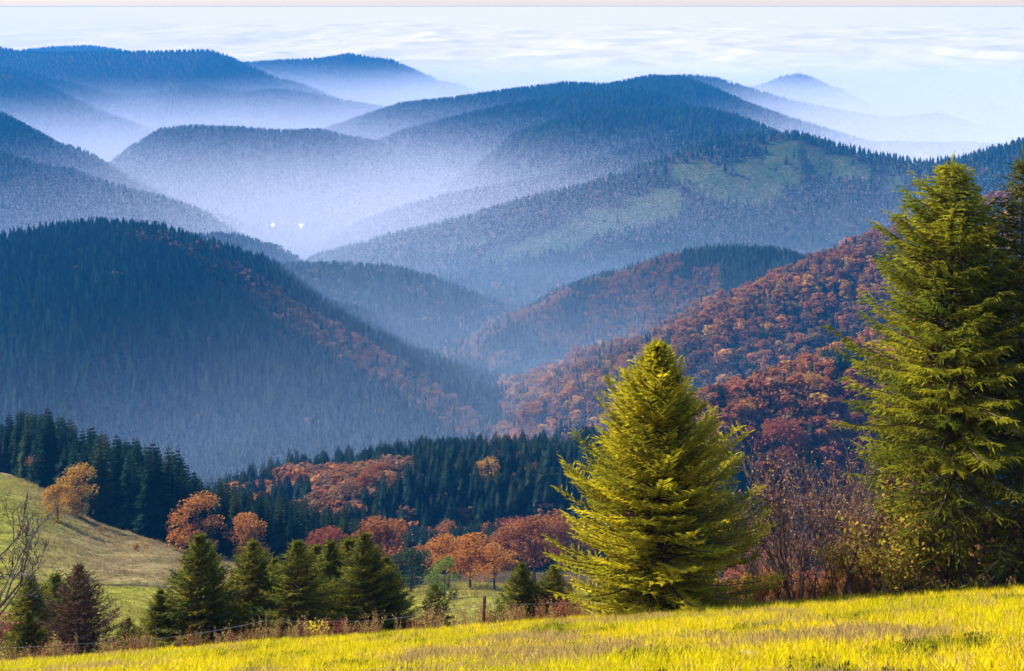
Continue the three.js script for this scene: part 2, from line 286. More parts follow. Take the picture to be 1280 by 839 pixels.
{
  const pos = new Float32Array((NU + 1) * (ND + 1) * 3), col = new Float32Array((NU + 1) * (ND + 1) * 3), uv = new Float32Array((NU + 1) * (ND + 1) * 2);
  for (let j = 0; j <= ND; j++) for (let i = 0; i <= NU; i++) {
    const k = j * (NU + 1) + i, D = dAt(j), x = uAt(i) * D;
    pos.set([x, LH[k], -D], k * 3); uv.set([x / 60, D / 60], k * 2);
    col.set(landColor(x, D, LI[k]), k * 3);
  }
  const parts = new Map();
  for (let j = 0; j < ND; j++) for (let i = 0; i < NU; i++) {
    const k = j * (NU + 1) + i, id = LI[k]; if (!parts.has(id)) parts.set(id, []);
    parts.get(id).push(k, k + 1, k + NU + 2, k, k + NU + 2, k + NU + 1);
  }
  const whole = new THREE.BufferGeometry(); whole.setAttribute('position', new THREE.BufferAttribute(pos, 3)); whole.setIndex([...parts.values()].flat()); whole.computeVertexNormals();
  const nor = whole.attributes.normal.array;
  for (const [id, idx] of [...parts].sort((a, b) => a[0] - b[0])) {
    const map = new Map(), p = [], c = [], n = [], t = [], out = [];
    for (const k of idx) { let m = map.get(k); if (m === undefined) { m = map.size; map.set(k, m); p.push(pos[k * 3], pos[k * 3 + 1], pos[k * 3 + 2]); c.push(col[k * 3], col[k * 3 + 1], col[k * 3 + 2]); n.push(nor[k * 3], nor[k * 3 + 1], nor[k * 3 + 2]); t.push(uv[k * 2], uv[k * 2 + 1]); } out.push(m); }
    const g = new THREE.BufferGeometry();
    g.setAttribute('position', new THREE.Float32BufferAttribute(p, 3)); g.setAttribute('color', new THREE.Float32BufferAttribute(c, 3)); g.setAttribute('normal', new THREE.Float32BufferAttribute(n, 3)); g.setAttribute('uv', new THREE.Float32BufferAttribute(t, 2)); g.setIndex(out);
    const kind = id === -2 ? 'hillside meadow' : id === -1 ? 'valley floor' : RIDGES[id].kind;
    tag(mesh(kind.replace(/ /g, '_'), g, M.land, scene), id === -2 ? 'sloping valley meadow with green grass and dry straw' : id === -1 ? 'valley floor under the mist' : HILLS[kind], 'hill', null, 'structure');
  }
}
{ // the meadow we stand on
  const g = new THREE.PlaneGeometry(150, 100, 150, 200), p = g.attributes.position, c = [], uv = [];
  for (let k = 0; k < p.count; k++) {
    const x = p.getX(k), D = 14 + p.getY(k), n = fbm(x / 3, D / 3, 3), n2 = fbm(x / 0.7, D / 0.7, 2);
    p.setXYZ(k, x, (D < 9 ? Math.min(-1.5, nearGround(x, Math.max(0, D))) : nearGround(x, D)) + fbm(x / 2.5, D / 2.5, 3) * 0.12 - smooth(57, 60, D) * 0.3, -D);
    c.push(...mix([0.32, 0.26, 0.02], [0.16, 0.12, 0.02], clamp(n * 0.6 + n2 * 0.5 + 0.4, 0, 1))); uv.push(x / 4, D / 4);
  }
  g.setAttribute('color', new THREE.Float32BufferAttribute(c, 3)); g.setAttribute('uv', new THREE.Float32BufferAttribute(uv, 2)); g.computeVertexNormals();
  tag(mesh('meadow', g, M.land, scene), 'steep sunlit meadow of short yellow grass', 'meadow', null, 'structure');
}
const groundY = (x, D) => D < 58 ? nearGround(x, D) + fbm(x / 2.5, D / 2.5, 3) * 0.12 : gridAt(x, D);

// ---------------------------------------------------------------- sea of clouds and valley mist
{
  const nu = 360, nd = 420, a = 6400, b = 2500000, pos = [], idx = [];
  for (let j = 0; j <= nd; j++) { const D = a * Math.pow(b / a, j / nd); for (let i = 0; i <= nu; i++) {
    const x = lerp(-0.75, 0.75, i / nu) * D, far = smooth(6400, 10000, D);
    const billow = (s) => { const v = 1 - Math.abs(fbm(x / s + 5, D / s / 1.6, 4)) * 2.4; return v; };
    pos.push(x, -640 - (1 - far) * 160 + billow(2300) * 85 * smooth(90000, 14000, D) + billow(800) * 20 * smooth(24000, 9000, D) + fbm(x / 9000, D / 12000, 3) * 60, -D);
  } }
  for (let j = 0; j < nd; j++) for (let i = 0; i < nu; i++) { const k = j * (nu + 1) + i; idx.push(k, k + 1, k + nu + 2, k, k + nu + 2, k + nu + 1); }
  const g = new THREE.BufferGeometry(); g.setAttribute('position', new THREE.Float32BufferAttribute(pos, 3)); g.setIndex(idx); g.computeVertexNormals();
  tag(mesh('cloud_sea', g, M.cloud, scene), 'white sea of clouds stretching to the horizon', 'clouds', null, 'stuff');
}
{ // mist of countless tiny flecks adrift in the air, thin at the top and thicker towards the valley bottoms; square fields of it set side by side
  const r = rng(640);
  const field = (size, top, bottom, cover, area) => { // cover: share of the ground that the flecks hide, seen from straight above
    const n = Math.round(size * size * cover / area), p = new Float32Array(n * 9), e = Math.sqrt(area * 4 / 1.732) * 0.577;
    for (let k = 0, q = 0; k < n; k++) {
      const x = (r() - 0.5) * size, y = (top - bottom) * (0.5 - Math.pow(r(), 0.4)), z = (r() - 0.5) * size, a = r() * 6.2832, tx = (r() - 0.5) * 0.9, tz = (r() - 0.5) * 0.9;
      for (let v = 0; v < 3; v++) { const dx = Math.cos(a + v * 2.0944) * e, dz = Math.sin(a + v * 2.0944) * e; p[q++] = x + dx; p[q++] = y + dx * tx + dz * tz; p[q++] = z + dz; }
    }
    const g = new THREE.BufferGeometry(); g.setAttribute('position', new THREE.BufferAttribute(p, 3)); return g;
  };
  const mist = (name, label, color, geo, size, dA, dB, top, bottom) => {
    const o = new THREE.Matrix4(), q = new THREE.Quaternion(), up = new THREE.Vector3(0, 1, 0), one = new THREE.Vector3(1, 1, 1), spots = [];
    for (let D = dA; D < dB; D += size) for (let x = -Math.ceil(0.5 * (D + size) / size) * size; x < 0.5 * (D + size) + size; x += size) {
      let seen = false; // left out where it would lie wholly inside the hills or behind them
      for (let a = 0; a <= 6 && !seen; a++) for (let b = 0; b <= 6 && !seen; b++) { const X = x + (a / 6 - 0.5) * size, Q = Math.max(60, D + (b / 6 - 0.5) * size), g = gridAt(X, Q); for (const y of [top - 20, (top + bottom) / 2, bottom + 20]) seen ||= y > g && inView(X, Q, y, 0.004); }
      if (seen) spots.push([x, D]);
    }
    const im = new THREE.InstancedMesh(geo, new THREE.MeshPhysicalMaterial({ color: rgb(color), roughness: 1, specularIntensity: 0, side: THREE.DoubleSide }), spots.length); im.name = numbered(name);
    spots.forEach(([x, D], n) => { q.setFromAxisAngle(up, Math.floor(r() * 4) * Math.PI / 2); im.setMatrixAt(n, o.compose(new THREE.Vector3(x, (top + bottom) / 2, -D), q, one)); });
    im.castShadow = im.receiveShadow = true; tag(im, label, 'mist', null, 'stuff'); scene.add(im); console.log(name, spots.length, geo.attributes.position.count / 3);
  };
  mist('valley_haze', 'thin haze lying along the near valley sides', [0.7, 0.87, 0.97], field(165, -345, -555, 0.2, 0.0085), 165, 900, 2400, -345, -555);
  mist('valley_mist', 'pale mist filling the far valleys between the hills', [0.93, 0.92, 0.91], field(400, -330, -690, 1.9, 0.4), 400, 2700, 8800, -330, -690);
}

// ---------------------------------------------------------------- trees of the forests
const SPRUCE = [[0.018, 0.048, 0.026], [0.03, 0.072, 0.04], [0.015, 0.04, 0.026], [0.052, 0.08, 0.028]];
function farSpruce(seed) { // five ragged skirts, one metre tall
  const r = rng(seed), m = new MB(), n = 12, tiers = 6;
  for (let k = 0; k < tiers; k++) {
    const y0 = 0.04 + k / tiers * 0.88, y1 = Math.min(1, y0 + 0.3 - k * 0.012), R = 0.165 * (1 - k / tiers * 0.86) * (0.85 + r() * 0.3), ring = [], off = r() * 6;
    for (let i = 0; i < n; i++) { const w = off + i / n * 2 * Math.PI, q = R * (i % 2 ? 0.5 : 0.85 + r() * 0.35); ring.push([Math.cos(w) * q, y0 + (i % 2 ? 0.05 : -0.02 + r() * 0.02), Math.sin(w) * q]); }
    const shade = 0.8 + r() * 0.4;
    for (let i = 0; i < n; i++) m.tri([0, y1, 0], ring[(i + 1) % n], ring[i], [shade, shade, shade]);
  }
  return m.geo();
}
function midSpruce(seed) { // a spruce one metre tall: many drooping boughs
  const r = rng(seed), m = new MB(), wood = new MB(), tiers = 21;
  wood.tube([[0, -0.03, 0], [0.004, 0.4, 0.002], [0, 0.97, 0]], [0.016, 0.011, 0.002], 6, [0.09, 0.065, 0.045]);
  for (let k = 0; k < tiers; k++) {
    const t = k / tiers, y = 0.07 + t * 0.88, R = (0.185 * Math.pow(1 - t, 0.82) + 0.012) * (0.85 + r() * 0.3), n = 8 + Math.floor(r() * 3), off = r() * 6;
    for (let i = 0; i < n; i++) {
      const w = off + (i + r() * 0.5) / n * 2 * Math.PI, L = R * (0.7 + r() * 0.45), dx = Math.cos(w), dz = Math.sin(w), lift = lerp(-0.25, 0.7, t * t) * L, shade = 0.65 + r() * 0.7;
      const root = [dx * 0.01, y, dz * 0.01];
      for (const [sw, len] of [[0, 1], [0.55, 0.72], [-0.55, 0.72], [0.28, 0.9], [-0.28, 0.9]]) {
        const c = Math.cos(w + sw), s = Math.sin(w + sw), l = L * len, wd = l * 0.16, mid = [c * l * 0.55, y + lift * 0.6 + 0.008, s * l * 0.55];
        const tip = [c * l, y + lift - 0.012 - r() * 0.012, s * l], A = [mid[0] - s * wd, mid[1] - 0.012, mid[2] + c * wd], B = [mid[0] + s * wd, mid[1] - 0.012, mid[2] - c * wd], col = mul([1, 1, 1], shade * (0.85 + r() * 0.3));
        m.tri(root, A, tip, col); m.tri(root, tip, B, col);
        if (sw === 0) m.tri(mid, tip, [mid[0] * 1.15, y + lift - 0.04 * (1 - t) - 0.01, mid[2] * 1.15], col);
      }
    }
  }
  return { crown: m.geo(), trunk: wood.geo() };
}
function leafTree(seed, leaves, size, opt = {}) { // a broad-leaved tree one metre tall: trunk, limbs and leaf clumps
  const r = rng(seed), m = new MB(), wood = new MB(), base = opt.base ?? 0.3, wide = opt.wide ?? 0.36, bark = [0.1, 0.075, 0.06];
  const lobes = [];
  const nl = opt.lobes ?? 14;
  for (let k = 0; k < nl; k++) { const w = r() * 6.283, v = Math.pow(r(), 0.7), rr = wide * Math.sqrt(r()) * (0.55 + 0.45 * Math.sin(Math.PI * (0.25 + 0.7 * v))) * 0.8; lobes.push([Math.cos(w) * rr, lerp(base + 0.08, 0.88, v), Math.sin(w) * rr, 0.11 + r() * 0.07]); }
  lobes.push([0, 0.86, 0, 0.12]);
  if (!opt.bare) {
    wood.tube([[0, -0.04, 0], [0.01, base * 0.6, 0.005], [0, base + 0.15, 0], [0.01, 0.75, 0]], [0.022, 0.018, 0.013, 0.004], 6, bark);
    for (const [x, y, z] of lobes.slice(0, 9)) wood.tube([[0, base * 0.8 + 0.1 * r(), 0], [x * 0.5, lerp(base, y, 0.6), z * 0.5], [x, y, z]], [0.009, 0.006, 0.002], 4, bark);
  }
  for (let k = 0; k < leaves; k++) {
    const [x, y, z, q] = lobes[Math.floor(r() * lobes.length)], d = norm([r() * 2 - 1, r() * 2 - 0.8, r() * 2 - 1]), s = q * Math.pow(r(), 0.3), c = [x + d[0] * s * 1.15, y + d[1] * s * 0.85, z + d[2] * s * 1.15];
    const a = norm([r() * 2 - 1, r() * 2 - 1, r() * 2 - 1]), b = norm(cross(a, [r() - 0.5, 1, r() - 0.5])), e = size * (0.6 + r() * 0.8), v = 0.72 + r() * 0.56, col = [v, v * (0.9 + r() * 0.2), v];
    m.tri(add(c, a, e), add(c, b, e * 0.9), add(add(c, a, -e * 0.7), b, -e * 0.7), col);
  }
  return { crown: m.geo(), trunk: wood.geo() };
}
const AUTUMN = { orange: [0.46, 0.19, 0.035], rust: [0.34, 0.125, 0.035], red: [0.32, 0.095, 0.04], gold: [0.5, 0.27, 0.04], brown: [0.25, 0.13, 0.05], mauve: [0.27, 0.14, 0.065], green: [0.17, 0.22, 0.03], dark: [0.05, 0.08, 0.03] };
const R = rng(77);
const farS = [1, 2, 3, 4].map(farSpruce), midS = [11, 12, 13, 14].map(midSpruce);
const farL = [21, 22, 23].map((s) => leafTree(s, 230, 0.075, { bare: true, wide: 0.46, base: 0.12, lobes: 11 }).crown);
const midL = [31, 32, 33, 34].map((s) => leafTree(s, 1900, 0.022, { wide: 0.42, base: 0.22 }));
const beech = [41, 42, 43].map((s) => leafTree(s, 3400, 0.02, { wide: 0.44, base: 0.34, lobes: 18 }));
const roundL = [35, 36, 37].map((s) => leafTree(s, 2400, 0.022, { wide: 0.44, base: 0.04, lobes: 20 }));
const needleMats = SPRUCE.map((c) => { const m = M.needle.clone(); m.color = rgb(c); return m; });
const leafMats = Object.fromEntries(Object.entries(AUTUMN).map(([k, c]) => { const m = M.leaf.clone(); m.color = rgb(c); return [k, m]; }));
const farNeedle = M.wood.clone(), farLeaf = M.leaf.clone();
farNeedle.name = 'distant needles';

const wild = [];  // every wild tree: x, D, y, height, kind, colour, apparent size
function plant(x, D, H, leafy, color) {
  const y = gridAt(x, D) - 0.4;
  if (!inView(x, D, y + H, 0.001)) return;
  wild.push({ x, D, y, H, leafy, color, size: H / D });
}
function autumnMix(list) { let t = R(), k = 0; for (const [name, w] of list) { if (t < w || k === list.length - 1) return name; t -= w; k++; } }
function scatter(dA, dB, step) {
  for (let D = dA; D < dB; D += step) for (let x = -0.52 * D; x < 0.52 * D; x += step) {
    const X = x + (R() - 0.5) * step * 0.95, Q = D + (R() - 0.5) * step * 0.95, id = idAt(X, Q), n = fbm(X / 110, Q / 110, 3), n2 = fbm(X / 35 + 9, Q / 35, 2), px = pxOf(X, Q);
    const kind = id < 0 ? '' : RIDGES[id].kind; let leafy = false, H = 17 + R() * 9, color = null, keep = true;
    if (id < 0) {
      if (Q < 720) { keep = Q > edge(px) + 3; leafy = px > 800 ? R() < 0.72 : R() < 0.03; if (px < 480) H = leafy ? 9 + R() * 6 : px > 20 && px < 230 ? 22 + R() * 13 : 17 + R() * 13; if (px > 760) H = leafy ? 8 + R() * 5 : 9 + R() * 8; if (px > 480 && px < 760) { keep = keep && Q > 560; H = 19 + R() * 7; } } else keep = R() < 0.7 && Q < 2500;
      if (leafy) color = autumnMix([['rust', 0.35], ['brown', 0.25], ['red', 0.25], ['mauve', 0.15]]);
    }
    else if (kind === 'spruce hill') { // spruces, with beeches along the right crest
      const crest = RIDGES[id].pts, nearest = Math.abs(Q - (() => { let k = 0; while (k < crest.length - 2 && X > crest[k + 1][0]) k++; return lerp(crest[k][2], crest[k + 1][2], clamp((X - crest[k][0]) / (crest[k + 1][0] - crest[k][0]), 0, 1)); })());
      leafy = (px > 150 && nearest < 42 && R() < (px > 300 ? 0.75 : 0.3)) || R() < 0.006; color = autumnMix([['brown', 0.5], ['rust', 0.15], ['mauve', 0.35]]); H = leafy ? 12 + R() * 5 : 12 + R() * 19;
    } else if (kind === 'orange hill') { leafy = R() < 0.8 + n2 * 0.3; keep = R() < 0.62; H = leafy ? 9 + R() * R() * 16 : 13 + R() * 10; color = n2 > -0.1 ? autumnMix([['orange', 0.32], ['gold', 0.16], ['rust', 0.27], ['brown', 0.25]]) : autumnMix([['brown', 0.4], ['rust', 0.3], ['mauve', 0.3]]); }
    else if (kind === 'red hill') { const sprucy = n2 + 0.35 * fbm(X / 60, Q / 60 + 5, 2); leafy = sprucy < 0.12 && R() < 0.93; keep = !leafy || R() < 0.7; H = leafy ? 10 + R() * 8 : 13 + R() * 10; color = autumnMix([['red', 0.28], ['rust', 0.34], ['orange', 0.1], ['gold', 0.06], ['mauve', 0.22]]); }
    else if (kind === 'forest knoll') { leafy = (px < 520 && n2 > 0.0) || (n > 0.22 && R() < 0.5) || R() < 0.04; keep = n2 > -0.3; H = leafy ? 11 + R() * 6 : 13 + R() * 16; color = autumnMix([['rust', 0.35], ['brown', 0.3], ['mauve', 0.25], ['orange', 0.1]]); }
    else if (kind === 'dark wooded hill') { leafy = px < 900 && n < 0.12 && R() < 0.75; if (leafy) H = 12 + R() * 5; color = autumnMix([['brown', 0.5], ['mauve', 0.3], ['rust', 0.2]]); }
    else if (kind === 'blue spur') { leafy = R() < 0.15; if (leafy) H = 13; color = autumnMix([['brown', 0.5], ['dark', 0.5]]); }
    else if (kind === 'meadow ridge') { const open = openRidge(X, Q); keep = open < 0.02 ? true : R() < 0.02; if (open > -0.2 && open < 0.02) keep = R() < 0.7; leafy = R() < 0.15; if (leafy) H = 11 + R() * 4; color = autumnMix([['brown', 0.4], ['dark', 0.6]]); }
    else { leafy = R() < 0.03 && Q < 2600; color = 'dark'; }
    if (Q > 2900) H *= 0.85;
    if (!keep) continue;
    plant(X, Q, H, leafy, color);
  }
}
scatter(160, 380, 6.5); scatter(380, 760, 5.6); scatter(760, 1150, 5.6); scatter(1150, 2050, 6.4); scatter(2050, 2800, 9); scatter(2800, 5000, 13); scatter(5000, 9200, 21);
console.log('wild trees', wild.length);
wild.sort((a, b) => b.size - a.size);
const LABEL = {
  orange: 'tree with orange autumn leaves', rust: 'tree with rust brown autumn leaves', red: 'tree with deep red autumn leaves', gold: 'tree with golden autumn leaves',
  brown: 'tree with dull brown autumn leaves', mauve: 'tree with faded mauve brown leaves', green: 'tree still in green leaf', dark: 'tree in dull dark green leaf',
};
const REGION = (w) => { const id = idAt(w.x, w.D), kind = id < 0 ? '' : RIDGES[id].kind, px = pxOf(w.x, w.D); return kind === 'red hill' ? 'on the near red autumn slope' : kind === 'orange hill' ? 'on the orange hillside' : kind === 'forest knoll' ? 'on the dark knoll behind the beech row' : kind === 'spruce hill' ? 'on the big spruce hill' : px < 480 ? 'in the dark forest above the valley meadow' : px < 780 ? 'at the foot of the dark knoll' : 'in the hollow beyond the meadow edge'; };
let nS = 0, nL = 0; const rest = { s: [], l: [] };
function single(name, label, category, group, p, H, wide, turn, geo, mat, trunkMat = M.wood) {
  const g = thing(name, label, category, p, group, turn);
  const c = mesh('crown', geo.crown, mat, g), t = mesh('trunk', geo.trunk, trunkMat, g);
  g.scale.set(H * wide, H, H * wide); return g;
}
for (const w of wild) {
  const onScreen = Math.abs(pxOf(w.x, w.D) - 640) < 660;
  if (onScreen && !w.leafy && nS < 285) { nS++; single('spruce_tree', 'dark green spruce ' + REGION(w), 'tree', 'spruces ' + REGION(w), [w.x, w.y, -w.D], w.H, 0.8 + R() * 0.6, R() * 6, midS[Math.floor(R() * 4)], needleMats[Math.floor(R() * 4)]); }
  else if (onScreen && w.leafy && nL < 270) { nL++; single('autumn_tree', LABEL[w.color] + ' ' + REGION(w), 'tree', w.color + ' autumn trees ' + REGION(w), [w.x, w.y, -w.D], w.H, 0.95 + R() * 0.35, R() * 6, midL[Math.floor(R() * 4)], leafMats[w.color]); }
  else rest[w.leafy ? 'l' : 's'].push(w);
}
console.log('instanced', rest.s.length, rest.l.length);
function forest(name, label, list, geos, mat, colorOf, wide) {
  const o = new THREE.Matrix4(), q = new THREE.Quaternion(), up = new THREE.Vector3(0, 1, 0), s = new THREE.Vector3(), p = new THREE.Vector3();
  const byGeo = geos.map(() => []); for (const w of list) byGeo[Math.floor(R() * geos.length)].push(w);
  byGeo.forEach((ws, g) => {
    if (!ws.length) return;
    const im = new THREE.InstancedMesh(geos[g], mat, ws.length); im.name = numbered(name); im.castShadow = im.receiveShadow = true;
    ws.forEach((w, k) => { const f = wide * (0.7 + R() * 0.7) * (w.D > 2900 ? 1.8 : w.D > 2050 ? 1.35 : 1); q.setFromAxisAngle(up, R() * 6.28); im.setMatrixAt(k, o.compose(p.set(w.x, w.y, -w.D), q, s.set(w.H * f, w.H, w.H * f))); im.setColorAt(k, rgb(colorOf(w))); });
    tag(im, label, 'forest', null, 'stuff'); scene.add(im);
  });
}
const midRest = rest.s.filter((w) => w.D < 1000), farRest = rest.s.filter((w) => w.D >= 1000);
forest('spruce_forest', 'nearer spruce forest in the shaded valley', midRest, midS.slice(0, 2).map((g) => g.crown), farNeedle, () => mul(SPRUCE[Math.floor(R() * 4)], 0.85 + R() * 0.3), 1.05);
forest('distant_spruce_forest', 'spruce forest covering the far hills', farRest, farS, farNeedle, () => mul(SPRUCE[Math.floor(R() * 4)], 0.8 + R() * 0.5), 1.15);
forest('autumn_forest', 'autumn coloured forest covering the hillsides', rest.l, farL, farLeaf, (w) => mul(AUTUMN[w.color], 0.7 + R() * 0.6), 1.1);

// ---------------------------------------------------------------- single trees of the valley
function valleyTree(label, px, py, h, color, geo, wide = 1, name = 'autumn_tree') {
  let p = hit(px, py); const e = edge(px) - 9; if (px < 480 && py > 650 && -p[2] > e) { const x = p[0] / -p[2] * e; p = [x, gridAt(x, e), -e]; }
  const H = h / FOCAL * -p[2]; p[1] -= 0.2;
  return single(name, label, 'tree', null, p, H, wide, px, geo, leafMats[color]);
}
valleyTree('tall golden brown tree casting a long shadow on the straw meadow', 97, 645, 66, 'gold', roundL[0], 1.0);
valleyTree('small round golden brown tree at the meadow path', 72, 650, 45, 'gold', roundL[1], 1.15);
valleyTree('second golden tree leaning behind the tall golden brown one', 108, 640, 58, 'gold', roundL[2], 1.0);
valleyTree('pale orange tree at the edge of the dark forest', 248, 668, 78, 'orange', roundL[0], 1.15);
valleyTree('round orange tree below the end of the forest', 312, 690, 64, 'orange', roundL[1], 1.25);
valleyTree('red leaved tree behind the row of young spruces', 412, 700, 68, 'red', beech[0], 1.15);
valleyTree('big rust red beech behind the row of young spruces', 470, 722, 88, 'rust', beech[1], 1.35);
valleyTree('small orange bush tree beside the dark round tree', 528, 725, 44, 'orange', roundL[2], 1.3);
valleyTree('round dark green tree in front of the beeches', 514, 740, 56, 'dark', roundL[1], 1.3, 'green_tree');
valleyTree('light green round tree standing on the small meadow', 556, 750, 54, 'green', roundL[0], 1.05, 'green_tree');
valleyTree('tall orange beech in the middle of the beech row', 560, 736, 68, 'orange', beech[0], 1.3);
valleyTree('wide orange beech with dark trunk in the beech row', 588, 735, 70, 'orange', beech[1], 1.3);
valleyTree('low bright orange beech in front of the beech row', 618, 738, 54, 'orange', beech[2], 1.4);
valleyTree('red brown beech between orange beeches in the row', 640, 730, 72, 'rust', beech[0], 1.2);
valleyTree('tallest red brown beech of the row', 668, 728, 86, 'rust', beech[1], 1.15);
valleyTree('red brown beech at the end of the row by the big spruce', 696, 728, 82, 'rust', beech[2], 1.15);
valleyTree('small yellow tree at the left end of the beech row', 494, 728, 40, 'gold', midL[1], 1.0);
[[438, 632, 'mauve'], [455, 618, 'rust'], [472, 608, 'rust'], [490, 600, 'mauve'], [420, 640, 'rust']].forEach(([px, py, c], k) => tag(valleyTree('rusty tree in the clump at the end of the dark knoll', px, py + 14, 42, c, beech[k % 3], 1.15), null, null, 'rusty trees at the end of the dark knoll'));
valleyTree('yellow topped tree among the spruces on the knoll', 610, 628, 52, 'gold', midL[0], 1.1);
valleyTree('large pinkish red tree on the slope beside the bare shrubs', 980, 590, 64, 'red', beech[2], 1.1);
valleyTree('golden tree among red ones on the near autumn slope', 1016, 505, 40, 'gold', midL[3], 0.9);
valleyTree('yellow tree beside spruces on the near autumn slope', 935, 540, 34, 'gold', midL[2], 0.9);

// ---------------------------------------------------------------- young spruces and tall spruces near us
function spruce(o) { // real boughs and twigs
  const r = rng(o.seed), H = o.H, needles = new MB(), wood = new MB(), bark = o.bark ?? [0.1, 0.075, 0.055];
  const lean = o.lean ?? 0, axis = (y) => [lean * y * y / H + Math.sin(y * 0.9 + o.seed) * 0.02 * y / H, y, Math.cos(y * 0.7 + o.seed) * 0.02 * y / H];
  const tp = [], tr = []; for (let k = 0; k <= 10; k++) { const y = -0.3 + (H + 0.25) * k / 10; tp.push(axis(y)); tr.push(lerp(H * 0.013, 0.006, Math.pow(Math.max(0, y) / H, 0.8))); }
  wood.tube(tp, tr, 8, bark);
  const spray = (p, d, len, w, col) => { // a needle-covered shoot: two crossed slim blades
    const s = norm(cross(d, [r() - 0.5, 1, r() - 0.5])), q = cross(s, d), m = add(p, d, len * 0.45), e = add(p, d, len);
    for (const v of [s, q]) { const A = add(m, v, w), B = add(m, v, -w); needles.tri(p, A, e, col); needles.tri(p, e, B, col); }
  };
  const first = o.first ?? 0.06, whorls = o.whorls;
  for (let k = 0; k < whorls; k++) {
    const t = first + (1 - first) * Math.pow((k + r() * 0.5) / whorls, o.pow ?? 0.9); if (t > 0.985) continue;
    const y = t * H, prof = o.profile(t), n = Math.round(o.per * (0.75 + r() * 0.5)), off = r() * 6.28;
    for (let i = 0; i < n; i++) {
      const w = off + (i + (r() - 0.5) * 0.6) / n * 6.283, L = Math.min(o.R * prof * (0.72 + r() * 0.42) * (1 + 0.45 * fbm(Math.cos(w) * 1.6 + o.seed, Math.sin(w) * 1.6 + t * 7, 2)), (1 - t) * H * (o.tip ?? 0.62) + 0.06 * H * r()); if (L < 0.1) continue;
      const bare = o.bare ? o.bare(t, r) : 0, el = lerp(o.elLow, o.elTop, Math.pow(t, 1.5)) + (r() - 0.5) * 0.25;
      const dir = [Math.cos(w) * Math.cos(el), Math.sin(el), Math.sin(w) * Math.cos(el)], root = axis(y), steps = 7, pts = [root], rad = [0.006 + L * 0.011];
      let p = root, d = dir;
      for (let s = 1; s <= steps; s++) { const f = s / steps, bend = (f < 0.55 ? -o.droop : o.uptip) / steps; d = norm([d[0] + (r() - 0.5) * 0.06, d[1] + bend, d[2] + (r() - 0.5) * 0.06]); p = add(p, d, L / steps); pts.push(p); rad.push((0.006 + L * 0.011) * (1 - f * 0.9)); }
      wood.tube(pts.filter((_, q) => q % 2 === 0 || q === steps), rad.filter((_, q) => q % 2 === 0 || q === steps), 3, bark);
      const tint = 0.75 + r() * 0.5, hue = r();
      const branchCol = mul(mix(o.colA, o.colB, hue), tint);
      const nt = Math.max(4, Math.round(L / o.twig));
      for (let s = 0; s < nt; s++) {
        const f = (s + r()) / nt; if (f < 0.1 && L > 0.8) continue; if (r() < bare) continue;
        const g = f * steps, a = Math.min(steps - 1, Math.floor(g)), P = add(pts[a], [pts[a + 1][0] - pts[a][0], pts[a + 1][1] - pts[a][1], pts[a + 1][2] - pts[a][2]], g - a), T = norm([pts[a + 1][0] - pts[a][0], pts[a + 1][1] - pts[a][1], pts[a + 1][2] - pts[a][2]]);
        const side = norm(cross(T, [0, 1, 0]));
        for (const sg of [-1, 1]) {
          const tl = Math.min(L * 0.5, o.twigLen) * (1.05 - f * 0.7) * (0.6 + r() * 0.7);
          let D2 = norm([T[0] * 0.75 + side[0] * sg * 0.75, T[1] * 0.75 + side[1] * sg * 0.75 - o.hang * (0.4 + r() * 0.9) + (r() - 0.5) * 0.3, T[2] * 0.75 + side[2] * sg * 0.75]);
          const col = mul(f < 0.32 && r() < 0.5 ? [0.17, 0.1, 0.05] : branchCol, 0.75 + r() * 0.5), n3 = Math.max(1, Math.round(tl / o.shoot));
          spray(P, D2, tl, o.blade * 0.8, col);
          const s2 = norm(cross(D2, [0, 1, 0.1]));
          for (let z = 0; z < n3; z++) { const f3 = (z + 0.4 + r() * 0.5) / (n3 + 0.4), Q = add(P, D2, tl * f3), sg2 = (z % 2 ? 1 : -1), d3 = norm([D2[0] * 0.8 + s2[0] * sg2 * 0.7, D2[1] * 0.8 + s2[1] * sg2 * 0.7 - o.hang * 0.5 + (r() - 0.5) * 0.5, D2[2] * 0.8 + s2[2] * sg2 * 0.7]); spray(Q, d3, o.shoot * (0.8 + r() * 0.7), o.blade, mul(col, 0.85 + r() * 0.3)); }
        }
      }
      spray(pts[steps - 1], d, L / steps + 0.12, o.blade, branchCol);
    }
  }
  for (let k = 0; k < 5; k++) spray(axis(H * (0.965 + k * 0.008)), norm([r() - 0.5, 1.6, r() - 0.5]), 0.03 * H, o.blade, o.colB);
  spray(axis(H * 0.985), [0, 1, 0], 0.03 * H, o.blade, o.colB);
  return { crown: needles.geo(), trunk: wood.geo() };
}
function nearSpruce(label, px, py, D, shape, H, turn = 0, group) { // base at that bearing and distance
  const u = bearing(px), x = u * D, g = thing('spruce_tree', label, 'tree', [x, groundY(x, D) - 0.15, -D], group, turn);
  mesh('crown', shape.crown, M.needle, g); mesh('trunk', shape.trunk, M.wood, g);
  if (H) g.scale.setScalar(H / shape.H);
  return g;
}
const make = (o) => { const s = spruce(o); s.H = o.H; return s; };
const curve = (pts) => (t) => { let k = 0; while (k < pts.length - 2 && t > pts[k + 1][0]) k++; const [a, b] = pts[k], [c, d] = pts[k + 1]; return lerp(b, d, clamp((t - a) / (c - a), 0, 1)); };
const bushy = curve([[0, 0.7], [0.1, 0.92], [0.3, 1], [0.5, 0.82], [0.67, 0.6], [0.85, 0.3], [1, 0.03]]), slim = curve([[0, 0.95], [0.15, 1], [0.5, 0.64], [0.8, 0.28], [1, 0.03]]);
const cone = curve([[0, 0.75], [0.15, 1], [0.4, 0.82], [0.7, 0.42], [0.88, 0.17], [1, 0.02]]);
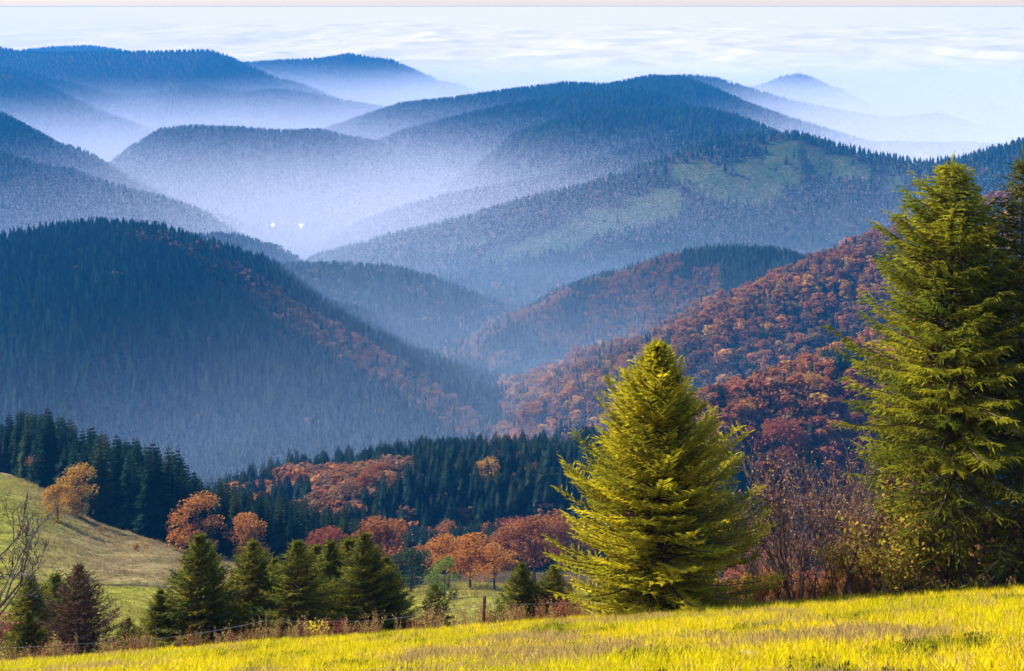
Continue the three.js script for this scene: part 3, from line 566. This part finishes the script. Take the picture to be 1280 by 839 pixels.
const golden = make({ seed: 101, H: 11, R: 4.1, whorls: 50, per: 11, first: 0.02, elLow: 0.1, elTop: 1.15, droop: 0.15, uptip: 0.55, twig: 0.15, twigLen: 0.85, shoot: 0.27, blade: 0.028, hang: -0.03, profile: bushy, tip: 0.7, colA: [0.32, 0.31, 0.02], colB: [0.66, 0.56, 0.025] });
nearSpruce('large bushy golden green spruce standing alone at the meadow edge', 822, 778, 50, golden, 11.8);
const tallA = make({ seed: 202, H: 18, R: 4.4, whorls: 54, per: 9, first: 0.05, elLow: -0.12, elTop: 0.95, droop: 0.45, uptip: 0.6, twig: 0.17, twigLen: 1.0, shoot: 0.28, blade: 0.03, hang: 0.4, profile: curve([[0, 0.5], [0.2, 0.75], [0.35, 0.95], [0.5, 0.85], [0.7, 0.68], [0.82, 0.55], [0.93, 0.25], [1, 0.03]]), bare: (t, r) => t < 0.33 ? 0.85 - t : 0, colA: [0.19, 0.22, 0.02], colB: [0.44, 0.4, 0.025], bark: [0.12, 0.085, 0.06] });
nearSpruce('tallest spruce with long drooping boughs on the right', 1190, 748, 49, tallA, 18.4, 0.6);
const tallB = make({ seed: 203, H: 17, R: 4.6, whorls: 46, per: 7, first: 0.06, elLow: -0.2, elTop: 0.9, droop: 0.5, uptip: 0.5, twig: 0.17, twigLen: 0.9, shoot: 0.28, blade: 0.03, hang: 0.4, profile: slim, bare: (t) => t < 0.35 ? 0.6 : 0.05, colA: [0.1, 0.13, 0.02], colB: [0.2, 0.2, 0.025], bark: [0.1, 0.075, 0.06] });
nearSpruce('tall dark spruce with bare lower trunk behind the tallest one', 1278, 744, 48, tallB, 18.2, 1);
nearSpruce('middle sized spruce with thin brown lower branches beside the tallest', 1118, 752, 53, tallB, 9.5, 2.5);
const youngA = make({ seed: 301, H: 6, R: 3.9, whorls: 28, per: 8, first: 0.03, elLow: 0.1, elTop: 1.05, droop: 0.25, uptip: 0.6, twig: 0.13, twigLen: 0.65, shoot: 0.24, blade: 0.026, hang: 0.03, tip: 0.5, profile: cone, colA: [0.08, 0.11, 0.03], colB: [0.3, 0.28, 0.03] });
const youngB = make({ seed: 302, H: 6, R: 3.5, whorls: 27, per: 7, first: 0.03, elLow: 0, elTop: 1.0, droop: 0.3, uptip: 0.5, twig: 0.13, twigLen: 0.6, shoot: 0.24, blade: 0.026, hang: 0.12, profile: slim, colA: [0.1, 0.13, 0.025], colB: [0.28, 0.26, 0.03] });
const youngC = make({ seed: 303, H: 4, R: 2.0, whorls: 15, per: 6, first: 0.06, elLow: -0.1, elTop: 0.8, droop: 0.3, uptip: 0.6, twig: 0.1, twigLen: 0.5, shoot: 0.2, blade: 0.025, hang: 0.1, profile: slim, colA: [0.07, 0.09, 0.02], colB: [0.15, 0.16, 0.025] });
const dying = make({ seed: 304, H: 5, R: 2.2, whorls: 26, per: 8, first: 0.03, elLow: 0.15, elTop: 1.0, droop: 0.2, uptip: 0.4, twig: 0.13, twigLen: 0.5, shoot: 0.22, blade: 0.022, hang: 0, profile: bushy, bare: () => 0.4, colA: [0.17, 0.09, 0.075], colB: [0.14, 0.11, 0.04], bark: [0.18, 0.1, 0.09] });
nearSpruce('broad dark young spruce behind the fence wire', 250, 815, 58, youngA, 6.2, 0.4);
nearSpruce('low spruce leaning out left of the broad dark one', 200, 815, 58, youngA, 3.7, 2.4);
nearSpruce('slim dark spruce between two broad ones', 316, 812, 60, youngB, 5.7, 1);
nearSpruce('yellow green spruce behind the thin grey fence post', 372, 808, 58, youngB, 5.6, 2);
nearSpruce('spruce in the middle of the dense left clump', 412, 806, 62, youngA, 5.7, 3.2);
nearSpruce('spruce at the right side of the dense left clump', 455, 805, 59, youngA, 5.7, 4.6);
nearSpruce('pointed spruce tucked behind the dense left clump', 436, 806, 64, youngB, 6.2, 5.2);
nearSpruce('spruce filling the gap between the slim dark one and the yellow green one', 344, 810, 63, youngA, 5.2, 0.9);
nearSpruce('low spruce at the end of the dense left clump', 482, 804, 60, youngA, 4.4, 2.2);
nearSpruce('spruce half hidden behind the yellow green one', 395, 808, 66, youngB, 6.4, 1.4);
nearSpruce('small open spruce with spreading tiers beside the wooden post', 543, 803, 57, youngC, 2.9, 0.5);
nearSpruce('taller spruce of the dark pair right of the wooden post', 652, 796, 57, youngA, 3.7, 1.7);
nearSpruce('shorter spruce of the dark pair right of the wooden post', 692, 793, 57, youngB, 3.4, 2.7);
nearSpruce('dying reddish brown spruce near the left end of the fence', 98, 822, 58, dying, 5.2, 0.3);
nearSpruce('small blue green spruce behind the dying brown one', 38, 815, 66, youngB, 5.6, 0.9);
nearSpruce('pointed little spruce showing above the dying brown one', 68, 815, 70, youngB, 6.2, 4);
nearSpruce('low bushy spruce at the foot of the dying brown one', 35, 825, 57, youngA, 3.0, 5);
nearSpruce('tiny spruce in the gap beside the broad dark one', 160, 815, 62, youngB, 2.4, 3);

// ---------------------------------------------------------------- shrubs and bare trees
function shrub(o) { // stems that fork, and leaves near the ends
  const r = rng(o.seed), wood = new MB(), leaves = new MB();
  const leaf = (p) => { const c = o.cols[Math.floor(r() * o.cols.length)], v = 0.7 + r() * 0.6, a = norm([r() - 0.5, r() - 0.5, r() - 0.5]), b = norm(cross(a, [r() - 0.5, 1, r() - 0.5])), s = o.leaf * (0.6 + r() * 0.8), col = mul(c, v); leaves.quad(add(p, a, s), add(p, b, s * 0.6), add(p, a, -s), add(p, b, -s * 0.6), col); };
  const grow = (p, d, len, rad, depth) => {
    const steps = depth > 1 ? 4 : 3, pts = [p], rd = [rad];
    for (let k = 1; k <= steps; k++) { d = norm([d[0] + (r() - 0.5) * o.wob, d[1] + (r() - 0.5) * o.wob + o.up * 0.1, d[2] + (r() - 0.5) * o.wob]); p = add(p, d, len / steps); pts.push(p); rd.push(rad * (1 - 0.55 * k / steps)); }
    wood.tube(pts, rd, depth > 2 ? 5 : 3, o.bark);
    if (depth <= 1) for (let k = 0; k < o.leaves; k++) { const q = pts[1 + Math.floor(r() * steps)]; leaf(add(q, [r() - 0.5, r() - 0.5, r() - 0.5], o.spread)); }
    if (depth > 0) { const n = o.fork + (r() < 0.5 ? 1 : 0); for (let k = 0; k < n; k++) { const q = pts[Math.max(1, steps - Math.floor(r() * 3))], w = norm([r() - 0.5, r() - 0.35, r() - 0.5]); grow(q, norm(add(d, w, o.open)), len * (0.55 + r() * 0.25), Math.max(o.min ?? 0.004, rad * 0.55), depth - 1); } }
  };
  for (let k = 0; k < o.stems; k++) { const w = r() * 6.28, s = o.foot * Math.sqrt(r()); grow([Math.cos(w) * s, -0.1, Math.sin(w) * s], norm([Math.cos(w) * o.splay + (r() - 0.5) * 0.2, 1, Math.sin(w) * o.splay + (r() - 0.5) * 0.2]), o.len * (0.7 + r() * 0.5), o.rad * (0.7 + r() * 0.5), o.depth); }
  return { crown: leaves.p.length ? leaves.geo() : null, trunk: wood.geo() };
}
function placeShrub(name, label, category, px, py, D, shape, scale, turn = 0, group) {
  const x = bearing(px) * D, g = thing(name, label, category, [x, groundY(x, D) - 0.05, -D], group, turn);
  mesh('stem', shape.trunk, M.wood, g); if (shape.crown) mesh('foliage', shape.crown, M.leaf, g); g.scale.setScalar(scale); return g;
}
const bareTall = shrub({ seed: 401, min: 0.012, stems: 12, foot: 0.6, splay: 0.3, len: 2.3, rad: 0.045, depth: 4, fork: 2, open: 0.65, wob: 0.25, up: 0.5, bark: [0.16, 0.1, 0.085], cols: [[0.5, 0.33, 0.12], [0.4, 0.16, 0.08]], leaf: 0.05, leaves: 1, spread: 0.2 });
const leafy = shrub({ seed: 402, stems: 9, foot: 0.5, splay: 0.5, len: 0.9, rad: 0.02, depth: 3, fork: 2, open: 0.8, wob: 0.3, up: 0.3, bark: [0.13, 0.08, 0.06], cols: [[0.5, 0.3, 0.05], [0.4, 0.16, 0.05], [0.32, 0.1, 0.05], [0.35, 0.3, 0.04]], leaf: 0.06, leaves: 9, spread: 0.3 });
const redBush = shrub({ seed: 403, stems: 14, foot: 0.4, splay: 0.7, len: 0.6, rad: 0.014, depth: 3, fork: 2, open: 0.8, wob: 0.3, up: 0.1, bark: [0.16, 0.06, 0.045], cols: [[0.4, 0.1, 0.05], [0.28, 0.07, 0.05]], leaf: 0.035, leaves: 4, spread: 0.15 });
const yellowSap = shrub({ seed: 404, stems: 3, foot: 0.15, splay: 0.25, len: 0.9, rad: 0.02, depth: 2, fork: 2, open: 0.6, wob: 0.3, up: 0.5, bark: [0.1, 0.07, 0.05], cols: [[0.75, 0.6, 0.03], [0.65, 0.5, 0.03]], leaf: 0.09, leaves: 6, spread: 0.3 });
const yellowLeafy = shrub({ seed: 405, stems: 8, foot: 0.6, splay: 0.4, len: 1.1, rad: 0.025, depth: 3, fork: 2, open: 0.8, wob: 0.3, up: 0.4, bark: [0.13, 0.09, 0.06], cols: [[0.5, 0.38, 0.04], [0.36, 0.32, 0.04], [0.45, 0.24, 0.05]], leaf: 0.06, leaves: 10, spread: 0.35 });
const pinkBush = shrub({ seed: 406, stems: 9, foot: 0.5, splay: 0.5, len: 1.1, rad: 0.025, depth: 3, fork: 2, open: 0.8, wob: 0.3, up: 0.3, bark: [0.15, 0.09, 0.08], cols: [[0.4, 0.12, 0.11], [0.32, 0.1, 0.08]], leaf: 0.06, leaves: 9, spread: 0.3 });
const bareTree = shrub({ seed: 407, stems: 1, foot: 0, splay: 0.1, len: 4.2, rad: 0.16, min: 0.02, depth: 6, fork: 2, open: 0.75, wob: 0.28, up: 0.25, bark: [0.12, 0.09, 0.08], cols: [[0.4, 0.2, 0.1]], leaf: 0.03, leaves: 0, spread: 0.1 });
placeShrub('bare_tree', 'leafless grey tree reaching in over the valley meadow', 'tree', -22, 835, 60, bareTree, 1.0, 2.2);
placeShrub('bare_shrub', 'tall leafless brown shrub in the gap between the two big spruces', 'shrub', 1000, 756, 52, bareTall, 1.2, 0);
placeShrub('bare_shrub', 'leafless shrub with pale trunks leaning left beside the golden spruce', 'shrub', 955, 760, 53, bareTall, 0.95, 1.4);
placeShrub('bare_shrub', 'leafless purple brown shrub at the foot of the tallest spruce', 'shrub', 1045, 752, 51, bareTall, 1.1, 3);
placeShrub('bare_shrub', 'leafless shrub crowding behind the tall leafless brown one', 'shrub', 978, 757, 55, bareTall, 1.15, 5.2);
placeShrub('bare_shrub', 'leafless shrub rising behind the tall orange yellow shrub', 'shrub', 1075, 750, 55, bareTall, 1.25, 2.1);
placeShrub('bare_shrub', 'thin leafless shrub under the boughs of the tallest spruce', 'shrub', 1110, 748, 50, bareTall, 1.1, 4.4);
[[945, 763, 0.8, 'russet shrub beside the golden spruce'], [985, 758, 0.9, 'orange brown shrub under the tall leafless shrub'], [1030, 754, 0.8, 'low orange shrub before the tall leafless shrub'], [1065, 752, 1.4, 'tall orange yellow shrub at the foot of the tallest spruce'], [1100, 750, 1.6, 'big rusty shrub filling the gap under the drooping boughs']].forEach(([px, py, s, l], k) => placeShrub('autumn_shrub', l, 'shrub', px, py, 51.5 + k % 2, leafy, s, k * 1.3));
[[1130, 748, 1.3, 'yellow green shrub left of the tall trunk'], [1165, 746, 1.1, 'low yellow shrub before the tall trunk'], [1215, 745, 1.5, 'yellow shrub between the two tall spruces'], [1255, 743, 1.3, 'yellow olive shrub at the foot of the dark tall spruce'], [1080, 752, 1.0, 'small yellow shrub at the edge of the bright meadow']].forEach(([px, py, s, l], k) => placeShrub('yellow_shrub', l, 'shrub', px, py, 48.5 + k % 2, yellowLeafy, s * 1.25, k * 1.1));
placeShrub('red_bush', 'dark red bush at the left foot of the golden spruce', 'bush', 716, 788, 52, redBush, 0.95, 0);
placeShrub('red_bush', 'orange red bush at the right foot of the golden spruce', 'bush', 935, 765, 51.5, redBush, 1.0, 2);
placeShrub('yellow_sapling', 'bright yellow leaved sapling before the left spruce clump', 'sapling', 405, 808, 55, yellowSap, 1.0, 1);
placeShrub('weed_bush', 'pinkish brown bush of dry weeds below the yellow sapling', 'bush', 420, 808, 53, redBush, 0.8, 4);
placeShrub('weed_bush', 'orange weed bush at the foot of the wooden post', 'bush', 612, 797, 53, leafy, 0.35, 4);
placeShrub('pink_shrub', 'pinkish red leaved shrub beside the dying brown spruce', 'shrub', 0, 830, 59, pinkBush, 1.5, 1);

[[70, 658, 'small brown bush left of the round golden tree'], [128, 668, 'brown bush on the straw slope below the golden trees'], [175, 690, 'low brown bush beside the earth track'], [232, 700, 'dull bush where the earth track meets the forest'], [30, 668, 'grey brown bush at the upper end of the track']].forEach(([px, py, l], k) => { const p = hit(px, py), g = thing('meadow_bush', l, 'bush', [p[0], p[1] - 0.1, p[2]], null, k); mesh('stem', leafy.trunk, M.wood, g); mesh('foliage', leafy.crown, M.leaf, g); g.scale.setScalar(1.1 + (k % 3) * 0.35); });

// ---------------------------------------------------------------- fence
{
  const f = thing('wire_fence', 'old wire fence with thin posts along the meadow edge', 'fence', [0, 0, 0]);
  const post = (px, D, h, rad, col, tilt) => { const x = bearing(px) * D, y = groundY(x, D), m = new MB(); m.tube([[0, -0.3, 0], [tilt * 0.5, h * 0.5, 0], [tilt, h - 0.02, 0], [tilt, h, 0]], [rad, rad * 0.96, rad * 0.93, 0.001], 9, col); const o = mesh('post', m.geo(), M.wood, f); o.position.set(x, y, -D); return [x + tilt * 0.8, y + h * 0.75, -D, y + h * 0.45]; };
  const list = [[-60, 53, 1.2, 0.022, -0.05], [95, 52.5, 1.0, 0.02, 0.04], [225, 52.3, 1.0, 0.018, 0], [333, 52, 1.5, 0.03, -0.02], [470, 52, 1.0, 0.02, 0.05], [604, 51.5, 1.5, 0.085, 0.06], [735, 51.5, 1.2, 0.03, 0]].map(([px, D, h, rad, tilt]) => post(px, D, h, rad, rad > 0.05 ? [0.17, 0.1, 0.06] : [0.25, 0.22, 0.18], tilt));
  for (let k = 0; k < list.length - 1; k++) for (const q of [1]) {
    const a = list[k], b = list[k + 1], m = new MB(); m.tube([0, 0.25, 0.5, 0.75, 1].map((t) => [lerp(a[0], b[0], t), lerp(a[q], b[q], t) - 0.04 * Math.sin(Math.PI * t), lerp(a[2], b[2], t) + 0.06]), [0.003, 0.003, 0.003, 0.003, 0.003], 4, [0.6, 0.6, 0.6]);
    mesh('wire', m.geo(), M.wood, f);
  }
}
{ // a thin pole on the small meadow
  const p = hit(665, 765), g = thing('pole', 'thin grey pole standing on the small meadow', 'pole', p), m = new MB(); m.tube([[0, -0.3, 0], [0, 6.2, 0]], [0.09, 0.07], 6, [0.3, 0.28, 0.25]); mesh('shaft', m.geo(), M.wood, g);
  const c = new MB(); c.tube([[0, 6.2, 0], [0, 6.5, 0], [0, 6.55, 0]], [0.13, 0.13, 0.01], 6, [0.7, 0.7, 0.7]); mesh('cap', c.geo(), M.wood, g);
}

// ---------------------------------------------------------------- village and pylon far below
{
  const white = new THREE.MeshStandardMaterial({ color: rgb([0.75, 0.74, 0.7]), roughness: 0.8 }), tin = new THREE.MeshStandardMaterial({ color: rgb([0.8, 0.8, 0.82]), roughness: 0.24, metalness: 1 });
  [[341, 287, 'white hall with a shining tin roof in the valley mist'], [376, 287, 'second bright roofed hall further along the misty valley']].forEach(([px, py, label]) => {
    const p = hit(px, py), V = norm([-p[0], -p[1], -p[2]]), Hn = norm(add(V, SUN.toArray())), g = thing('valley_building', label, 'building', p);
    const w = new THREE.BoxGeometry(34, 12, 22); w.translate(0, 5, 0); mesh('wall', w, white, g);
    // gabled tin roof; one side faces the half way direction between us and the sun
    const run = 11.5, rise = run * Math.hypot(Hn[0], Hn[2]) / Hn[1], m = new MB();
    m.quad([-18, 11, run], [18, 11, run], [18, 11 + rise, 0], [-18, 11 + rise, 0], [1, 1, 1]); m.quad([18, 11, -run], [-18, 11, -run], [-18, 11 + rise, 0], [18, 11 + rise, 0], [1, 1, 1]);
    m.tri([-17, 11, run], [-17, 11 + rise, 0], [-17, 11, -run], [1, 1, 1]); m.tri([17, 11, run], [17, 11, -run], [17, 11 + rise, 0], [1, 1, 1]);
    mesh('roof', m.geo(), tin, g); g.rotation.y = Math.atan2(Hn[0], Hn[2]); g.scale.setScalar(0.5);
  });
  const steel = new THREE.MeshStandardMaterial({ color: rgb([0.25, 0.26, 0.27]), roughness: 0.6, metalness: 0.5 });
  const p = hit(995, 204), g = thing('power_pylon', 'small lattice power pylon on the green ridge meadow', 'pylon', p), m = new MB(), a = new MB();
  for (const [x, z] of [[-3, -3], [3, -3], [3, 3], [-3, 3]]) m.tube([[x, -1, z], [x * 0.2, 26, z * 0.2], [0, 40, 0]], [0.25, 0.2, 0.15], 4, [1, 1, 1]);
  for (let k = 0; k < 6; k++) { const q = 3 - k * 0.45, y = k * 4.4; m.tube([[-q, y, q], [q, y + 4.4, q]], [0.2, 0.2], 4, [1, 1, 1]); m.tube([[q, y, -q], [-q, y + 4.4, -q]], [0.2, 0.2], 4, [1, 1, 1]); }
  g.scale.setScalar(0.8); mesh('tower', m.geo(), steel, g); for (const y of [26, 32]) a.tube([[-8, y, 0], [8, y, 0]], [0.3, 0.3], 4, [1, 1, 1]); mesh('crossarm', a.geo(), steel, g);
}

// ---------------------------------------------------------------- grass, weeds and small things on the meadow
{
  const tuft = (seed, n, h, w, spread) => { const r = rng(seed), m = new MB(); for (let k = 0; k < n; k++) { const a = r() * 6.28, s = spread * Math.sqrt(r()), p = [Math.cos(a) * s, -0.02, Math.sin(a) * s], t = r() * 6.28, l = h * (0.5 + r() * 0.8), b = (r() - 0.2) * 0.9, q = [p[0] + Math.cos(a + r()) * l * b, l, p[2] + Math.sin(a + r()) * l * b], mid = [lerp(p[0], q[0], 0.35), l * 0.6, lerp(p[2], q[2], 0.35)], e = [Math.cos(t) * w, 0, Math.sin(t) * w], v = 0.75 + r() * 0.5, col = [v, v, v]; m.tri(add(p, e, -1), add(p, e), mid, col); m.tri(add(mid, e, -0.8), add(mid, e, 0.8), q, col); } return m.geo(); };
  const r = rng(900), kinds = [tuft(1, 13, 0.11, 0.011, 0.13), tuft(2, 14, 0.17, 0.009, 0.1), tuft(3, 10, 0.09, 0.022, 0.12)], lists = [[], [], []];
  for (let k = 0; k < 62000; k++) {
    const D = Math.sqrt(lerp(13 * 13, 59 * 59, r())), x = (r() - 0.5) * 1.0 * D, n = fbm(x / 1.6, D / 1.6, 3), n2 = fbm(x / 6 + 8, D / 6, 2), kind = n > 0.2 && r() < 0.5 ? 2 : r() < 0.65 ? 0 : 1;
    const yellow = mix([0.78, 0.62, 0.008], [0.58, 0.52, 0.01], clamp(n2 + 0.4, 0, 1)), c = fbm(x / 4 + 30, D / 4, 3) > 0.3 ? mix([0.55, 0.4, 0.1], [0.4, 0.27, 0.09], r()) : kind === 2 ? [0.15, 0.16, 0.015] : r() < 0.12 ? [0.6, 0.4, 0.09] : mix(yellow, [0.34, 0.33, 0.012], clamp(n * 1.6, 0, 1));
    lists[kind].push([x, D, c]);
  }
  const o = new THREE.Matrix4(), q = new THREE.Quaternion(), up = new THREE.Vector3(0, 1, 0);
  lists.forEach((l, k) => { const im = new THREE.InstancedMesh(kinds[k], M.grass, l.length); im.name = numbered('meadow_grass'); l.forEach(([x, D, c], i) => { const s = 0.8 + r() * 0.6; q.setFromAxisAngle(up, r() * 6.28); im.setMatrixAt(i, o.compose(new THREE.Vector3(x, groundY(x, D), -D), q, new THREE.Vector3(s, s * (0.8 + r() * 0.5), s))); im.setColorAt(i, rgb(mul(c, 0.8 + r() * 0.4))); }); im.castShadow = im.receiveShadow = true; tag(im, ['short yellow green grass of the sunlit meadow', 'longer yellow grass of the sunlit meadow', 'broad leaved green herbs in the sunlit meadow'][k], 'grass', null, 'stuff'); scene.add(im); });
  { // tussocks of the valley meadows
    const l = []; for (let i = 0; i < 42000; i++) { const D = Math.sqrt(lerp(150 * 150, 450 * 450, r())), x = lerp(-0.47, 0.06, r()) * D, px = pxOf(x, D); if (D > edge(px) + 4 || trackAt(x, D) > 0.2) continue; const n = fbm(x / 14, D / 14, 3); if (r() > 0.5 + n) continue; l.push([x, D, landColor(x, D, -2)]); }
    const im = new THREE.InstancedMesh(tuft(7, 10, 0.5, 0.05, 0.34), M.grass, l.length); im.name = numbered('valley_grass');
    l.forEach(([x, D, c], i) => { const s = 0.6 + r() * 0.9; q.setFromAxisAngle(up, r() * 6.28); im.setMatrixAt(i, o.compose(new THREE.Vector3(x, gridAt(x, D), -D), q, new THREE.Vector3(s, s, s))); im.setColorAt(i, rgb(mul(mix(c, [0.34, 0.24, 0.1], r() * 0.6), 0.55 + r() * 0.8))); }); im.castShadow = im.receiveShadow = true; tag(im, 'rough tussocks of grass on the valley meadows', 'grass', null, 'stuff'); scene.add(im);
  }
  // dry weeds along the edge
  const stalk = (seed) => { const rr = rng(seed), m = new MB(); for (let k = 0; k < 7; k++) { const a = rr() * 6.28, l = 0.35 + rr() * 0.6, b = 0.1 + rr() * 0.35, p = [Math.cos(a) * 0.05, -0.03, Math.sin(a) * 0.05], e = [Math.cos(a) * l * b, l, Math.sin(a) * l * b]; m.tube([p, [lerp(p[0], e[0], 0.35), l * 0.6, lerp(p[2], e[2], 0.35)], e], [0.006, 0.005, 0.003], 3, [0.8, 0.8, 0.8]); for (let j = 0; j < 9; j++) { const t = 0.35 + rr() * 0.65, c = [lerp(p[0], e[0], t) + (rr() - 0.5) * 0.09, l * t, lerp(p[2], e[2], t) + (rr() - 0.5) * 0.09], d = norm([rr() - 0.5, rr() - 0.3, rr() - 0.5]), s = norm(cross(d, [0.3, 1, 0.2])), v = 0.8 + rr() * 0.5; m.tri(add(c, d, 0.05), add(c, s, 0.018), add(c, s, -0.018), [v, v, v]); } } return m.geo(); };
  [51, 52].forEach((seed, k) => {
    const l = []; for (let i = 0; i < 480; i++) { const px = -40 + r() * 1360, D = 51 + r() * r() * 6, n = fbm(px / 60, k * 9, 2); if (n < -0.25 && r() < 0.7) continue; l.push([bearing(px) * D, D]); }
    const im = new THREE.InstancedMesh(stalk(seed), M.leaf, l.length); im.name = numbered('dry_weed'); l.forEach(([x, D], i) => { const s = 0.55 + r() * 0.8; q.setFromAxisAngle(up, r() * 6.28); im.setMatrixAt(i, o.compose(new THREE.Vector3(x, groundY(x, D), -D), q, new THREE.Vector3(s, s, s))); im.setColorAt(i, rgb(r() < 0.6 ? mix([0.5, 0.36, 0.12], [0.42, 0.27, 0.09], r()) : mix([0.34, 0.16, 0.08], [0.28, 0.11, 0.07], r()))); }); im.castShadow = im.receiveShadow = true;
    tag(im, 'dry brown weeds along the meadow edge', 'weeds', null, 'stuff'); scene.add(im);
  });
  const bent = new MB(); for (let k = 0; k < 240; k++) { const px = 20 + r() * 1200, D = 22 + r() * 30, x = bearing(px) * D, y = groundY(x, D), l = 0.15 + r() * r() * 0.6; bent.tube([[x, y - 0.02, -D], [x + (r() - 0.5) * 0.1, y + l * 0.6, -D], [x + (r() - 0.5) * 0.25, y + l, -D]], [0.006, 0.005, 0.003], 3, [0.22, 0.13, 0.05]); }
  tag(mesh('dry_stalk', bent.geo(), M.wood, scene), 'thin dry stalks standing scattered in the yellow grass', 'weeds', null, 'stuff');
  const sp0 = at(933, 821, 30), sx = sp0[0], sD = (() => { for (let D = 14; D < 56; D += 0.05) if (at(933, 821, D)[1] < nearGround(at(933, 821, D)[0], D)) return D; return 30; })();
  const g = new THREE.IcosahedronGeometry(0.13, 3), p = g.attributes.position; for (let k = 0; k < p.count; k++) { const v = new THREE.Vector3().fromBufferAttribute(p, k), f = 1 + fbm(v.x * 6 + 3, v.y * 6 + v.z * 5, 3) * 0.35; p.setXYZ(k, v.x * f * 1.25, v.y * f * 0.5, v.z * f * 0.8); } g.computeVertexNormals();
  const st = mesh('stone', g, new THREE.MeshStandardMaterial({ color: rgb([0.5, 0.44, 0.33]), roughness: 0.9 }), scene); const sxx = at(933, 821, sD)[0]; st.position.set(sxx, groundY(sxx, sD) + 0.09, -sD); tag(st, 'pale flat stone lying in the yellow grass', 'stone');
}
renderer.render(scene, camera);
